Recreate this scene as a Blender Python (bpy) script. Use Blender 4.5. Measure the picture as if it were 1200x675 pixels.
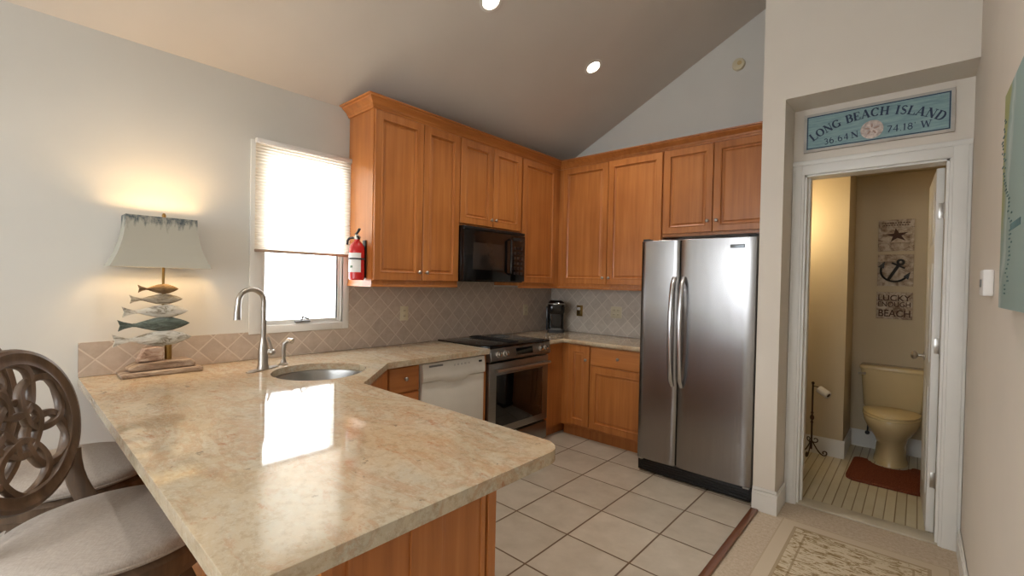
import bpy, bmesh, math, random
from mathutils import Vector, Matrix
random.seed(7)
PI = math.pi
S = bpy.context.scene
C = S.collection
for o in list(bpy.data.objects):
    bpy.data.objects.remove(o)

# ------------------------------------------------------------------ camera, sky, lights, exposure
cam = bpy.data.objects.new('camera', bpy.data.cameras.new('camera')); C.objects.link(cam)
yaw, pit, rol = math.radians(41.7202), math.radians(-0.7456), math.radians(1.184)
fw = Vector((-math.sin(yaw)*math.cos(pit), math.cos(yaw)*math.cos(pit), math.sin(pit)))
rt = Vector((math.cos(yaw), math.sin(yaw), 0)); up = rt.cross(fw)
rt2 = rt*math.cos(rol) + up*math.sin(rol); up2 = up*math.cos(rol) - rt*math.sin(rol)
M = Matrix((rt2, up2, -fw)).transposed().to_4x4(); M.translation = Vector((3.1104, -4.153, 1.4331))
cam.matrix_world = M
cam.data.sensor_width = 36; cam.data.lens = 36*534.758/1200; cam.data.clip_start = 0.02
S.camera = cam
S.view_settings.view_transform = 'Standard'; S.view_settings.look = 'None'
S.view_settings.gamma = 1; S.view_settings.exposure = 0.03; S.view_settings.use_curve_mapping = False

w = bpy.data.worlds.new('sky'); S.world = w; w.use_nodes = True
bg = w.node_tree.nodes['Background']; bg.inputs[0].default_value = (0.90, 0.95, 1.0, 1); bg.inputs[1].default_value = 8.0

def area(name, loc, rot, sx, sy, power, col):
    l = bpy.data.lights.new(name, 'AREA'); l.shape = 'RECTANGLE'; l.size = sx; l.size_y = sy; l.energy = power; l.color = col
    o = bpy.data.objects.new(name, l); C.objects.link(o); o.location = loc; o.rotation_euler = rot; return o
REAR = -7.0
# area lamps added outside the unseen rear windows, standing in for daylight
area('rear_fill_light', (0.95, REAR-0.35, 1.75), (PI/2, 0, 0), 1.2, 1.5, 24, (0.90, 0.95, 1.0))
area('rear_fill_light', (2.45, REAR-0.35, 1.75), (PI/2, 0, 0), 1.2, 1.5, 24, (0.90, 0.95, 1.0))

# ------------------------------------------------------------------ mesh helpers
class MB:
    def __init__(s): s.bm = bmesh.new()
    def _add(s, verts, faces):
        vs = [s.bm.verts.new(v) for v in verts]
        for f in faces:
            try: s.bm.faces.new([vs[i] for i in f])
            except ValueError: pass
        return vs
    def box(s, x0, x1, y0, y1, z0, z1, bev=0.0, seg=2):
        x0, x1 = sorted((x0, x1)); y0, y1 = sorted((y0, y1)); z0, z1 = sorted((z0, z1))
        t = bmesh.new(); bmesh.ops.create_cube(t, size=1)
        for v in t.verts: v.co = Vector(((x0+x1)/2+v.co.x*(x1-x0), (y0+y1)/2+v.co.y*(y1-y0), (z0+z1)/2+v.co.z*(z1-z0)))
        if bev: bmesh.ops.bevel(t, geom=list(t.edges), offset=bev, segments=seg, profile=0.5, affect='EDGES')
        s.merge(t); return s
    def merge(s, t, mat=None):
        if mat is not None: bmesh.ops.transform(t, matrix=mat, verts=t.verts)
        me = bpy.data.meshes.new('t'); t.to_mesh(me); t.free(); s.bm.from_mesh(me); bpy.data.meshes.remove(me)
    def xform(s, mat): bmesh.ops.transform(s.bm, matrix=mat, verts=s.bm.verts); return s
    def loft(s, rings, cap=True, closed=False):
        n = len(rings[0]); vs = []
        for r in rings: vs.append([s.bm.verts.new(p) for p in r])
        m = len(rings)
        for i in range(m if closed else m-1):
            a, b = vs[i], vs[(i+1) % m]
            for j in range(n):
                s.bm.faces.new((a[j], a[(j+1) % n], b[(j+1) % n], b[j]))
        if cap and not closed:
            s.bm.faces.new(list(reversed(vs[0]))); s.bm.faces.new(vs[-1])
        return s
    def strip(s, rows):
        vs = [[s.bm.verts.new(p) for p in r] for r in rows]
        for a, b in zip(vs, vs[1:]):
            for j in range(len(a)-1): s.bm.faces.new((a[j], a[j+1], b[j+1], b[j]))
        return s
    def prism(s, poly, a, b, axis='z'):
        def P(p, t):
            if axis == 'z': return (p[0], p[1], t)
            if axis == 'y': return (p[0], t, p[1])
            return (t, p[0], p[1])
        return s.loft([[P(p, a) for p in poly], [P(p, b) for p in poly]])
    def tube(s, pts, r, n=12, closed=False, cap=True):
        pts = [Vector(p) for p in pts]; m = len(pts)
        rs = r if isinstance(r, list) else [r]*m
        rings = []; prev = None
        for i, p in enumerate(pts):
            if closed: t = pts[(i+1) % m]-pts[i-1]
            else: t = pts[min(i+1, m-1)]-pts[max(i-1, 0)]
            t.normalize()
            if prev is None:
                u = Vector((0, 0, 1)) if abs(t.z) < 0.9 else Vector((1, 0, 0))
                u = (u-t*u.dot(t)).normalized()
            else: u = (prev-t*prev.dot(t)).normalized()
            prev = u; v = t.cross(u)
            q = rs[i]; ru, rv = q if isinstance(q, tuple) else (q, q)
            rings.append([p+u*ru*math.cos(2*PI*k/n)+v*rv*math.sin(2*PI*k/n) for k in range(n)])
        return s.loft(rings, cap=cap, closed=closed)
    def lathe(s, prof, c=(0, 0, 0), n=32, axis='z', sx=1, sy=1):
        rings = []
        for r, z in prof:
            ring = []
            for k in range(n):
                a = 2*PI*k/n; p = (max(r, 1e-4)*math.cos(a)*sx, max(r, 1e-4)*math.sin(a)*sy, z)
                if axis == 'x': p = (p[2], p[0], p[1])
                elif axis == 'y': p = (p[0], p[2], p[1])
                ring.append((p[0]+c[0], p[1]+c[1], p[2]+c[2]))
            rings.append(ring)
        return s.loft(rings)
    def ball(s, c, r, n=16):
        rr = (r, r, r) if not isinstance(r, tuple) else r
        t = bmesh.new(); bmesh.ops.create_uvsphere(t, u_segments=n, v_segments=n//2+2, radius=1)
        for v in t.verts: v.co = Vector((c[0]+v.co.x*rr[0], c[1]+v.co.y*rr[1], c[2]+v.co.z*rr[2]))
        s.merge(t); return s
    def build(s, name, mat, parent=None, world=True, bevel=0, smooth=35, sub=0):
        bmesh.ops.remove_doubles(s.bm, verts=s.bm.verts, dist=1e-5)
        bmesh.ops.recalc_face_normals(s.bm, faces=s.bm.faces)
        me = bpy.data.meshes.new(name); o = bpy.data.objects.new(name, me); C.objects.link(o)
        off = Vector((0, 0, 0))
        if parent is not None:
            o.parent = parent
            if world:
                p = parent
                while p is not None: off += p.location; p = p.parent
        bmesh.ops.translate(s.bm, vec=-off, verts=s.bm.verts)
        s.bm.to_mesh(me); s.bm.free()
        for f in me.polygons: f.use_smooth = bool(smooth)
        if smooth: me.set_sharp_from_angle(angle=math.radians(smooth))
        me.materials.append(mat)
        if bevel:
            b = o.modifiers.new('bevel', 'BEVEL'); b.width = bevel; b.segments = 3; b.limit_method = 'ANGLE'; b.angle_limit = math.radians(40); b.harden_normals = False
        if sub:
            b = o.modifiers.new('sub', 'SUBSURF'); b.levels = sub; b.render_levels = sub
        return o

def tag(o, label=None, cat=None, group=None, kind=None):
    if label: o['label'] = label
    if cat: o['category'] = cat
    if group: o['group'] = group
    if kind: o['kind'] = kind
    return o
def thing(name, loc, label, cat, group=None, rz=0):
    o = bpy.data.objects.new(name, None); C.objects.link(o); o.location = loc; o.rotation_euler = (0, 0, rz); o.empty_display_size = 0.05
    return tag(o, label, cat, group)
def struct(mb, name, mat, label=None, **k):
    o = mb.build(name, mat, **k); o['kind'] = 'structure'
    if label: o['label'] = label
    return o
def copy_tree(o, parent=None):
    c = o.copy(); C.objects.link(c); c.parent = parent
    for ch in list(o.children): copy_tree(ch, c)
    return c

# ------------------------------------------------------------------ materials
def lin(c):
    return tuple((x/12.92 if x <= 0.04045 else ((x+0.055)/1.055)**2.4) for x in [v/255 for v in c])+(1,)
def base(name, col, rough=0.5, metal=0, spec=0.5):
    m = bpy.data.materials.new(name); m.use_nodes = True
    b = m.node_tree.nodes['Principled BSDF']
    b.inputs['Base Color'].default_value = lin(col); b.inputs['Roughness'].default_value = rough
    b.inputs['Metallic'].default_value = metal; b.inputs['Specular IOR Level'].default_value = spec
    return m, m.node_tree, b
def node(nt, typ, **k):
    n = nt.nodes.new(typ)
    for a, v in k.items(): setattr(n, a, v)
    return n
def coords(nt, scale=(1, 1, 1), rot=(0, 0, 0), rnd=False, src='Object'):
    tc = node(nt, 'ShaderNodeTexCoord'); mp = node(nt, 'ShaderNodeMapping')
    mp.inputs['Scale'].default_value = scale; mp.inputs['Rotation'].default_value = rot
    out = tc.outputs[src]
    if rnd:
        oi = node(nt, 'ShaderNodeObjectInfo'); ml = node(nt, 'ShaderNodeMath', operation='MULTIPLY'); ml.inputs[1].default_value = 37.0
        nt.links.new(oi.outputs['Random'], ml.inputs[0])
        va = node(nt, 'ShaderNodeVectorMath', operation='ADD'); nt.links.new(out, va.inputs[0]); nt.links.new(ml.outputs[0], va.inputs[1]); out = va.outputs[0]
    nt.links.new(out, mp.inputs['Vector']); return mp.outputs[0]
def noise(nt, vec, scale, detail=4, rough=0.5, dist=0):
    n = node(nt, 'ShaderNodeTexNoise'); n.inputs['Scale'].default_value = scale; n.inputs['Detail'].default_value = detail
    n.inputs['Roughness'].default_value = rough; n.inputs['Distortion'].default_value = dist
    if vec is not None: nt.links.new(vec, n.inputs['Vector'])
    return n.outputs['Fac']
def ramp(nt, fac, stops):
    r = node(nt, 'ShaderNodeValToRGB'); e = r.color_ramp.elements
    while len(e) < len(stops): e.new(0.5)
    for i, (p, c) in enumerate(stops): e[i].position = p; e[i].color = lin(c) if len(c) == 3 else c
    nt.links.new(fac, r.inputs[0]); return r.outputs[0]
def mixc(nt, fac, a, b, mode='MIX'):
    m = node(nt, 'ShaderNodeMix', data_type='RGBA', blend_type=mode)
    for s_, v in ((m.inputs[0], fac), (m.inputs[6], a), (m.inputs[7], b)):
        if isinstance(v, (int, float)): s_.default_value = v
        elif isinstance(v, tuple): s_.default_value = v if len(v) == 4 else lin(v)
        else: nt.links.new(v, s_)
    return m.outputs[2]
def bump(nt, b, h, strength=0.2, dist=0.01):
    n = node(nt, 'ShaderNodeBump'); n.inputs['Strength'].default_value = strength; n.inputs['Distance'].default_value = dist
    nt.links.new(h, n.inputs['Height']); nt.links.new(n.outputs[0], b.inputs['Normal'])
def plain(name, col, rough=0.5, metal=0, var=0.04, sc=6, bmp=0.0, bsc=200, spec=0.5):
    m, nt, b = base(name, col, rough, metal, spec)
    v = coords(nt, rnd=True); f = noise(nt, v, sc, 3)
    d = tuple(max(0, min(255, c*(1-var*2))) for c in col); l = tuple(max(0, min(255, c*(1+var))) for c in col)
    nt.links.new(ramp(nt, f, [(0.3, d), (0.7, l)]), b.inputs['Base Color'])
    if bmp: bump(nt, b, noise(nt, v, bsc, 2), bmp, 0.002)
    return m
def wood(name, axis, c0, c1, c2, rough=0.33, sc=1.0):
    m, nt, b = base(name, c1, rough)
    s = [16*sc, 16*sc, 16*sc]; s['xyz'.index(axis)] = 0.9*sc
    v = coords(nt, tuple(s), rnd=True)
    f = noise(nt, v, 1.6, 4, 0.55, 0.3); col = ramp(nt, f, [(0.25, c0), (0.52, c1), (0.78, c2)])
    v2 = coords(nt, (1.3, 1.3, 1.3), rnd=True); g = noise(nt, v2, 1.5, 2)
    col = mixc(nt, 1.0, col, ramp(nt, g, [(0.3, (228, 222, 216)), (0.7, (255, 255, 255))]), 'MULTIPLY')
    nt.links.new(col, b.inputs['Base Color'])
    b.inputs['Coat Weight'].default_value = 0.15; b.inputs['Coat Roughness'].default_value = 0.2
    return m
CH = ((172, 105, 52), (191, 121, 62), (204, 136, 75))
MATS = dict(
    wall=plain('wall_paint', (212, 210, 203), 0.75, var=0.008, sc=2, bmp=0.05, bsc=260, spec=0.25),
    hall=plain('hall_wall_paint', (220, 212, 200), 0.75, var=0.008, sc=2, bmp=0.05, bsc=260, spec=0.25),
    ceil=plain('ceiling_paint', (207, 200, 191), 0.8, var=0.008, sc=2, bmp=0.04, bsc=260, spec=0.2),
    bath=plain('bathroom_paint', (196, 180, 150), 0.7, var=0.008, sc=2, spec=0.25),
    trim=plain('white_trim_paint', (222, 220, 214), 0.4, var=0.01, sc=3),
    wz=wood('cherry_vertical', 'z', *CH), wx=wood('cherry_along_x', 'x', *CH), wy=wood('cherry_along_y', 'y', *CH),
    dark_strip=wood('dark_threshold_wood', 'y', (92, 52, 28), (116, 70, 40), (136, 86, 52), 0.35),
    nickel=plain('satin_nickel', (182, 177, 170), 0.3, 1, 0.02),
    handle_steel=plain('handle_steel', (196, 196, 198), 0.25, 1, 0.01),
    chrome=plain('chrome', (215, 215, 215), 0.12, 1, 0.01),
    black=plain('black_enamel', (14, 13, 13), 0.12, 0, 0.05),
    blackmat=plain('black_plastic', (22, 22, 23), 0.45, 0, 0.05),
    glass_black=plain('black_glass', (9, 9, 9), 0.05, 0, 0.05),
    white_app=plain('white_appliance', (214, 210, 200), 0.3, 0, 0.01),
    grey=plain('grey_plastic', (120, 120, 118), 0.5),
    almond=plain('almond_plastic', (206, 196, 166), 0.4, 0, 0.01),
    bisque=plain('bisque_china', (204, 182, 136), 0.14, 0, 0.01),
    seatlid=plain('bisque_plastic', (214, 192, 140), 0.22, 0, 0.01),
    red=plain('red_enamel', (190, 30, 32), 0.25, 0, 0.03),
    paper=plain('white_paper', (225, 222, 218), 0.7, 0, 0.01),
    iron=plain('wrought_iron', (74, 52, 40), 0.55, 0.6, 0.1),
    brass=plain('aged_brass', (150, 120, 70), 0.35, 1, 0.05),
    navy=plain('navy_paint', (42, 58, 84), 0.7),
    brown_ink=plain('brown_paint', (72, 46, 34), 0.8),
    char=plain('charcoal_iron', (46, 48, 50), 0.6, 0.2, 0.1),
    tealink=plain('grey_ink', (90, 120, 122), 0.8),
)
# brushed steel
def steel(name, axis, col=(176, 173, 170), rough=0.27):
    m, nt, b = base(name, col, rough, 1)
    s = [1, 1, 1]; 
    for i in range(3): s[i] = 2 if 'xyz'[i] == axis else 150
    v = coords(nt, tuple(s)); f = noise(nt, v, 1, 2)
    nt.links.new(ramp(nt, f, [(0.3, tuple(c-6 for c in col)), (0.7, col)]), b.inputs['Base Color'])
    v2 = coords(nt, (2.2, 2.2, 1.1)); bump(nt, b, noise(nt, v2, 1.6, 1), 0.18, 0.02)
    b.inputs['Anisotropic'].default_value = 0.4
    return m
MATS['steel'] = steel('brushed_steel', 'z', (156, 154, 153), 0.27); MATS['steel_h'] = steel('brushed_steel_horizontal', 'y', (150, 146, 140), 0.3)
MATS['sink'] = plain('sink_steel', (168, 166, 162), 0.3, 1, 0.02)
# granite
def granite():
    m, nt, b = base('granite', (200, 184, 156), 0.055, 0, 0.6)
    v = coords(nt, (0.8, 1.4, 1.4), (0, 0, 0.35))
    big = noise(nt, v, 1.9, 8, 0.72, 0.5)
    col = ramp(nt, big, [(0.22, (156, 140, 114)), (0.42, (184, 164, 134)), (0.55, (188, 174, 150)), (0.7, (176, 172, 156)), (0.85, (200, 194, 180))])
    v3 = coords(nt)
    vv = coords(nt, (1.0, 2.4, 2.4), (0, 0, 0.6)); vein = noise(nt, vv, 2.6, 9, 0.76, 0.7)
    col = mixc(nt, ramp(nt, vein, [(0.49, (0, 0, 0)), (0.54, (175,)*3), (0.60, (0, 0, 0))]), col, (166, 118, 80))
    vb = coords(nt, (1.0, 2.0, 2.0), (0, 0, -0.4)); vein2 = noise(nt, vb, 4.5, 9, 0.78, 0.8)
    col = mixc(nt, ramp(nt, vein2, [(0.55, (0, 0, 0)), (0.585, (150,)*3), (0.63, (0, 0, 0))]), col, (136, 120, 96))
    sp = noise(nt, v3, 38, 5, 0.75)
    col = mixc(nt, ramp(nt, sp, [(0.50, (0, 0, 0)), (0.62, (185,)*3)]), col, (150, 132, 104))
    sp2 = noise(nt, v3, 70, 4, 0.7); col = mixc(nt, ramp(nt, sp2, [(0.30, (150,)*3), (0.46, (0, 0, 0))]), col, (216, 208, 192))
    pt = noise(nt, coords(nt, (1, 1.6, 1)), 9, 6, 0.72, 0.3)
    col = mixc(nt, ramp(nt, pt, [(0.61, (0, 0, 0)), (0.68, (205,)*3)]), col, (158, 100, 62))
    dk = noise(nt, v3, 18, 5, 0.7); col = mixc(nt, ramp(nt, dk, [(0.65, (0, 0, 0)), (0.71, (215,)*3)]), col, (92, 80, 68))
    nt.links.new(col, b.inputs['Base Color']); return m
MATS['granite'] = granite()
# tile: p,q are two object axes
def tile(name, ax, sp, org, rot45, grout_w, c0, c1, grout, rough=0.35, soft=0.002):
    m, nt, b = base(name, c0, rough)
    tc = node(nt, 'ShaderNodeTexCoord'); sx = node(nt, 'ShaderNodeSeparateXYZ'); nt.links.new(tc.outputs['Object'], sx.inputs[0])
    def mt(op, a, c=None, d=None):
        n = node(nt, 'ShaderNodeMath', operation=op)
        for i, q in enumerate((a, c, d)):
            if q is None: continue
            if isinstance(q, (int, float)): n.inputs[i].default_value = q
            else: nt.links.new(q, n.inputs[i])
        return n.outputs[0]
    p = mt('SUBTRACT', sx.outputs['XYZ'.index(ax[0].upper())], org[0]); q = mt('SUBTRACT', sx.outputs['XYZ'.index(ax[1].upper())], org[1])
    if rot45:
        k = math.sqrt(0.5); a = mt('MULTIPLY', mt('ADD', p, q), k); c = mt('MULTIPLY', mt('SUBTRACT', p, q), k); p, q = a, c
    cells = []; ds = []
    for t, s_ in ((p, sp[0]), (q, sp[1])):
        u = mt('DIVIDE', t, s_); cells.append(mt('FLOOR', mt('ADD', u, 0.0)))
        fr = mt('FRACT', u); ds.append(mt('MULTIPLY', mt('MINIMUM', fr, mt('SUBTRACT', 1.0, fr)), s_))
    d = mt('MINIMUM', ds[0], ds[1])
    mask = node(nt, 'ShaderNodeMapRange'); nt.links.new(d, mask.inputs[0]); mask.inputs[1].default_value = grout_w/2; mask.inputs[2].default_value = grout_w/2+soft
    cb = node(nt, 'ShaderNodeCombineXYZ'); nt.links.new(cells[0], cb.inputs[0]); nt.links.new(cells[1], cb.inputs[1])
    wn = node(nt, 'ShaderNodeTexWhiteNoise', noise_dimensions='3D'); nt.links.new(cb.outputs[0], wn.inputs['Vector'])
    off = node(nt, 'ShaderNodeVectorMath', operation='ADD'); nt.links.new(tc.outputs['Object'], off.inputs[0]); nt.links.new(wn.outputs['Color'], off.inputs[1])
    ns = noise(nt, off.outputs[0], 7 if not rot45 else 22, 5, 0.6)
    col = ramp(nt, ns, [(0.3, c0), (0.7, c1)])
    tv = node(nt, 'ShaderNodeMapRange'); nt.links.new(wn.outputs['Value'], tv.inputs[0]); tv.inputs[3].default_value = 0.88; tv.inputs[4].default_value = 1.0
    gc = node(nt, 'ShaderNodeCombineColor')
    for i in range(3): nt.links.new(tv.outputs[0], gc.inputs[i])
    col = mixc(nt, 1.0, col, gc.outputs[0], 'MULTIPLY')
    nt.links.new(mixc(nt, mask.outputs[0], grout, col), b.inputs['Base Color'])
    bump(nt, b, mask.outputs[0], 0.35, 0.002)
    return m
MATS['floor_tile'] = tile('floor_tile', 'xy', (0.3845, 0.3745), (1.262, -1.245), False, 0.008, (180, 168, 150), (198, 187, 170), (104, 82, 60), 0.28)
BSC = ((180, 163, 147), (195, 179, 163), (204, 190, 174))
MATS['bs_w'] = tile('backsplash_tile_left', 'yz', (0.1046, 0.1046), (-3.832, 0.997), True, 0.0045, *BSC, rough=0.4)
MATS['bs_n'] = tile('backsplash_tile_back', 'xz', (0.1046, 0.1046), (0.0, 0.997), True, 0.004, (188, 177, 163), (202, 192, 179), (210, 201, 188), rough=0.4)
MATS['bath_floor'] = tile('bath_plank_floor', 'xy', (0.053, 9.0), (2.50, -5.0), False, 0.004, (204, 194, 164), (212, 203, 178), (140, 120, 84), 0.35)
def carpet():
    m, nt, b = base('beige_carpet', (198, 182, 160), 0.95, 0, 0.1); v = coords(nt)
    f = noise(nt, v, 55, 5, 0.75); nt.links.new(ramp(nt, f, [(0.3, (178, 160, 138)), (0.7, (208, 193, 172))]), b.inputs['Base Color'])
    bump(nt, b, noise(nt, v, 300, 3), 0.6, 0.004); return m
MATS['carpet'] = carpet()
def rugmat():
    m, nt, b = base('faded_rug', (200, 186, 160), 0.95, 0, 0.1)
    tc = node(nt, 'ShaderNodeTexCoord'); sx = node(nt, 'ShaderNodeSeparateXYZ'); nt.links.new(tc.outputs['Object'], sx.inputs[0])
    def mt(op, a, c=None):
        n = node(nt, 'ShaderNodeMath', operation=op)
        for i, q in enumerate((a, c)):
            if q is None: continue
            if isinstance(q, (int, float)): n.inputs[i].default_value = q
            else: nt.links.new(q, n.inputs[i])
        return n.outputs[0]
    dx = mt('SUBTRACT', 0.375, mt('ABSOLUTE', sx.outputs[0])); dy = mt('SUBTRACT', 0.65, mt('ABSOLUTE', sx.outputs[1])); d = mt('MINIMUM', dx, dy)
    def band(a, b_):
        return mt('MULTIPLY', mt('GREATER_THAN', d, a), mt('LESS_THAN', d, b_))
    pat = noise(nt, coords(nt, (1, 2.5, 1)), 14, 5, 0.75, 1.0); pm = ramp(nt, pat, [(0.50, (0, 0, 0)), (0.56, (255,)*3)])
    inner = mt('GREATER_THAN', d, 0.085)
    fld = mixc(nt, pm, (206, 192, 166), (148, 126, 92))
    col = mixc(nt, inner, (202, 187, 164), fld)
    col = mixc(nt, mt('MULTIPLY', band(0.072, 0.088), 0.6), col, (150, 128, 96)); col = mixc(nt, mt('MULTIPLY', band(0.135, 0.145), 0.6), col, (140, 116, 84))
    col = mixc(nt, mt('MULTIPLY', band(0.0, 0.008), 0.5), col, (170, 150, 124))
    nt.links.new(col, b.inputs['Base Color']); bump(nt, b, noise(nt, coords(nt), 300, 3), 0.5, 0.004); return m
MATS['rug'] = rugmat()
def fabric(name, col, sc=500):
    m, nt, b = base(name, col, 0.9, 0, 0.15); v = coords(nt, rnd=True)
    f = noise(nt, coords(nt, (1, 6, 1)), 60, 3, 0.7); f2 = noise(nt, coords(nt, (6, 1, 1)), 60, 3, 0.7)
    a = node(nt, 'ShaderNodeMath', operation='ADD'); nt.links.new(f, a.inputs[0]); nt.links.new(f2, a.inputs[1])
    h = node(nt, 'ShaderNodeMath', operation='MULTIPLY'); nt.links.new(a.outputs[0], h.inputs[0]); h.inputs[1].default_value = 0.5
    nt.links.new(ramp(nt, h.outputs[0], [(0.35, tuple(c*0.86 for c in col)), (0.65, col)]), b.inputs['Base Color'])
    bump(nt, b, h.outputs[0], 0.4, 0.002); return m
MATS['linen'] = fabric('seat_linen', (180, 170, 160))
def bathmat():
    m, nt, b = base('rust_pile', (118, 50, 28), 0.95, 0, 0.1); v = coords(nt)
    f = noise(nt, v, 90, 4, 0.7); nt.links.new(ramp(nt, f, [(0.3, (98, 48, 30)), (0.7, (138, 78, 54))]), b.inputs['Base Color'])
    bump(nt, b, f, 1.0, 0.01); return m
MATS['rust'] = bathmat()
MATS['stool'] = wood('weathered_walnut', 'z', (66, 50, 37), (90, 70, 52), (116, 93, 72), 0.5, 1.2)
def weathered(name, c0, c1, c2, sc=14):
    m, nt, b = base(name, c1, 0.75, 0, 0.3); v = coords(nt, (3, 1, 3), rnd=True)
    f = noise(nt, v, sc, 5, 0.7, 0.8); nt.links.new(ramp(nt, f, [(0.36, c0), (0.5, c1), (0.68, c2)]), b.inputs['Base Color']); bump(nt, b, f, 0.3, 0.003); return m
MATS['drift'] = weathered('driftwood', (120, 98, 80), (158, 136, 116), (190, 174, 154), 7)
MATS['fish_brown'] = weathered('brown_fish_paint', (88, 70, 48), (124, 100, 70), (150, 128, 96))
MATS['fish_mixed'] = weathered('worn_grey_fish_paint', (110, 100, 84), (150, 142, 126), (186, 180, 166))
MATS['fish_white'] = weathered('worn_white_fish_paint', (120, 112, 96), (186, 184, 174), (208, 206, 198))
MATS['fish_teal'] = weathered('teal_grey_fish_paint', (66, 72, 64), (84, 94, 88), (112, 122, 116))
MATS['plaque'] = weathered('whitewashed_board', (120, 98, 80), (176, 160, 140), (206, 196, 180), 6)
def translucent(name, col, w_, extra=None):
    m, nt, b = base(name, col, 0.8, 0, 0.1)
    t = node(nt, 'ShaderNodeBsdfTranslucent'); t.inputs[0].default_value = lin(col)
    mx = node(nt, 'ShaderNodeMixShader'); mx.inputs[0].default_value = w_
    nt.links.new(b.outputs[0], mx.inputs[1]); nt.links.new(t.outputs[0], mx.inputs[2]); nt.links.new(mx.outputs[0], nt.nodes['Material Output'].inputs[0])
    return m, nt, b, t
MATS['blind'] = translucent('pleated_cream_fabric', (238, 228, 212), 0.75)[0]
def shademat():
    m, nt, b, t = translucent('painted_shade_linen', (176, 172, 158), 0.03)
    tc = node(nt, 'ShaderNodeTexCoord'); sx = node(nt, 'ShaderNodeSeparateXYZ'); nt.links.new(tc.outputs['Object'], sx.inputs[0])
    n1 = noise(nt, coords(nt, (1, 1, 0.25)), 26, 4, 0.6); n2 = noise(nt, coords(nt), 45, 4, 0.7)
    # paint drips down from the upper rim (height above the lamp's foot)
    a = node(nt, 'ShaderNodeMath', operation='MULTIPLY_ADD'); nt.links.new(n1, a.inputs[0]); a.inputs[1].default_value = -0.26; nt.links.new(sx.outputs[2], a.inputs[2])
    mr = node(nt, 'ShaderNodeMapRange'); nt.links.new(a.outputs[0], mr.inputs[0]); mr.inputs[1].default_value = 0.635; mr.inputs[2].default_value = 0.67
    mm = node(nt, 'ShaderNodeMath', operation='MULTIPLY'); nt.links.new(mr.outputs[0], mm.inputs[0]); 
    rr = ramp(nt, n2, [(0.3, (90,)*3), (0.6, (255,)*3)]); nt.links.new(rr, mm.inputs[1])
    col = mixc(nt, mm.outputs[0], (176, 173, 160), (84, 94, 98)); nt.links.new(col, b.inputs['Base Color']); nt.links.new(col, t.inputs[0]); return m
MATS['shade'] = shademat()
def emis(name, col, st):
    m = bpy.data.materials.new(name); m.use_nodes = True; nt = m.node_tree; nt.nodes.remove(nt.nodes['Principled BSDF'])
    e = node(nt, 'ShaderNodeEmission'); e.inputs[0].default_value = lin(col); e.inputs[1].default_value = st
    nt.links.new(e.outputs[0], nt.nodes['Material Output'].inputs[0]); return m
MATS['can_glow'] = emis('downlight_lamp_glow', (255, 246, 228), 9)
MATS['bulb'] = emis('warm_bulb_glow', (255, 214, 150), 6)
def glassmat():
    m = bpy.data.materials.new('window_glass'); m.use_nodes = True; nt = m.node_tree; nt.nodes.remove(nt.nodes['Principled BSDF'])
    t = node(nt, 'ShaderNodeBsdfTransparent'); g = node(nt, 'ShaderNodeBsdfGlossy'); g.inputs['Roughness'].default_value = 0.02
    mx = node(nt, 'ShaderNodeMixShader'); mx.inputs[0].default_value = 0.06
    nt.links.new(t.outputs[0], mx.inputs[1]); nt.links.new(g.outputs[0], mx.inputs[2]); nt.links.new(mx.outputs[0], nt.nodes['Material Output'].inputs[0]); return m
MATS['glass'] = glassmat()
def mapmat():
    m, nt, b = base('chart_print', (168, 190, 182), 0.7, 0, 0.2)
    tc = node(nt, 'ShaderNodeTexCoord'); sx = node(nt, 'ShaderNodeSeparateXYZ'); nt.links.new(tc.outputs['Object'], sx.inputs[0])
    nz = noise(nt, coords(nt), 5, 5, 0.6)
    a = node(nt, 'ShaderNodeMath', operation='MULTIPLY_ADD'); nt.links.new(nz, a.inputs[0]); a.inputs[1].default_value = 0.25; nt.links.new(sx.outputs[1], a.inputs[2])
    c = node(nt, 'ShaderNodeMath', operation='MULTIPLY_ADD'); nt.links.new(sx.outputs[2], c.inputs[0]); c.inputs[1].default_value = 0.30; nt.links.new(a.outputs[0], c.inputs[2])
    col = ramp(nt, c.outputs[0], [(0.0, (150, 170, 166)), (0.46, (150, 172, 168)), (0.50, (184, 198, 194)), (0.54, (150, 172, 168)), (0.60, (160, 164, 112)), (0.9, (168, 168, 118))])
    nt.links.new(col, b.inputs['Base Color']); return m
MATS['map'] = mapmat()
def signmat():
    m, nt, b = base('weathered_aqua_paint', (150, 184, 188), 0.7, 0, 0.2)
    f = noise(nt, coords(nt, (1.5, 1, 12)), 6, 5, 0.7); nt.links.new(ramp(nt, f, [(0.35, (118, 146, 152)), (0.6, (142, 170, 172)), (0.8, (164, 184, 180))]), b.inputs['Base Color']); return m
MATS['sign'] = signmat()
m_ = MATS

# ------------------------------------------------------------------ room shell
def cz(x): return 2.655+0.497*x
XR = 3.3137
b = MB(); b.box(-0.15, 2.345, REAR, 0.0, -0.1, 0.0); struct(b, 'floor', m_['floor_tile'], 'beige square tiles with brown grout lines on the kitchen floor')
b = MB(); b.box(2.345, XR, REAR, -0.62, -0.1, 0.0); struct(b, 'floor_hall', m_['carpet'], 'beige speckled hall floor beside the kitchen tiles')
b = MB(); b.box(1.7, XR, -0.62, 1.1, -0.1, 0.0); struct(b, 'floor_bathroom', m_['bath_floor'], 'cream plank bathroom floor')
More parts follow.
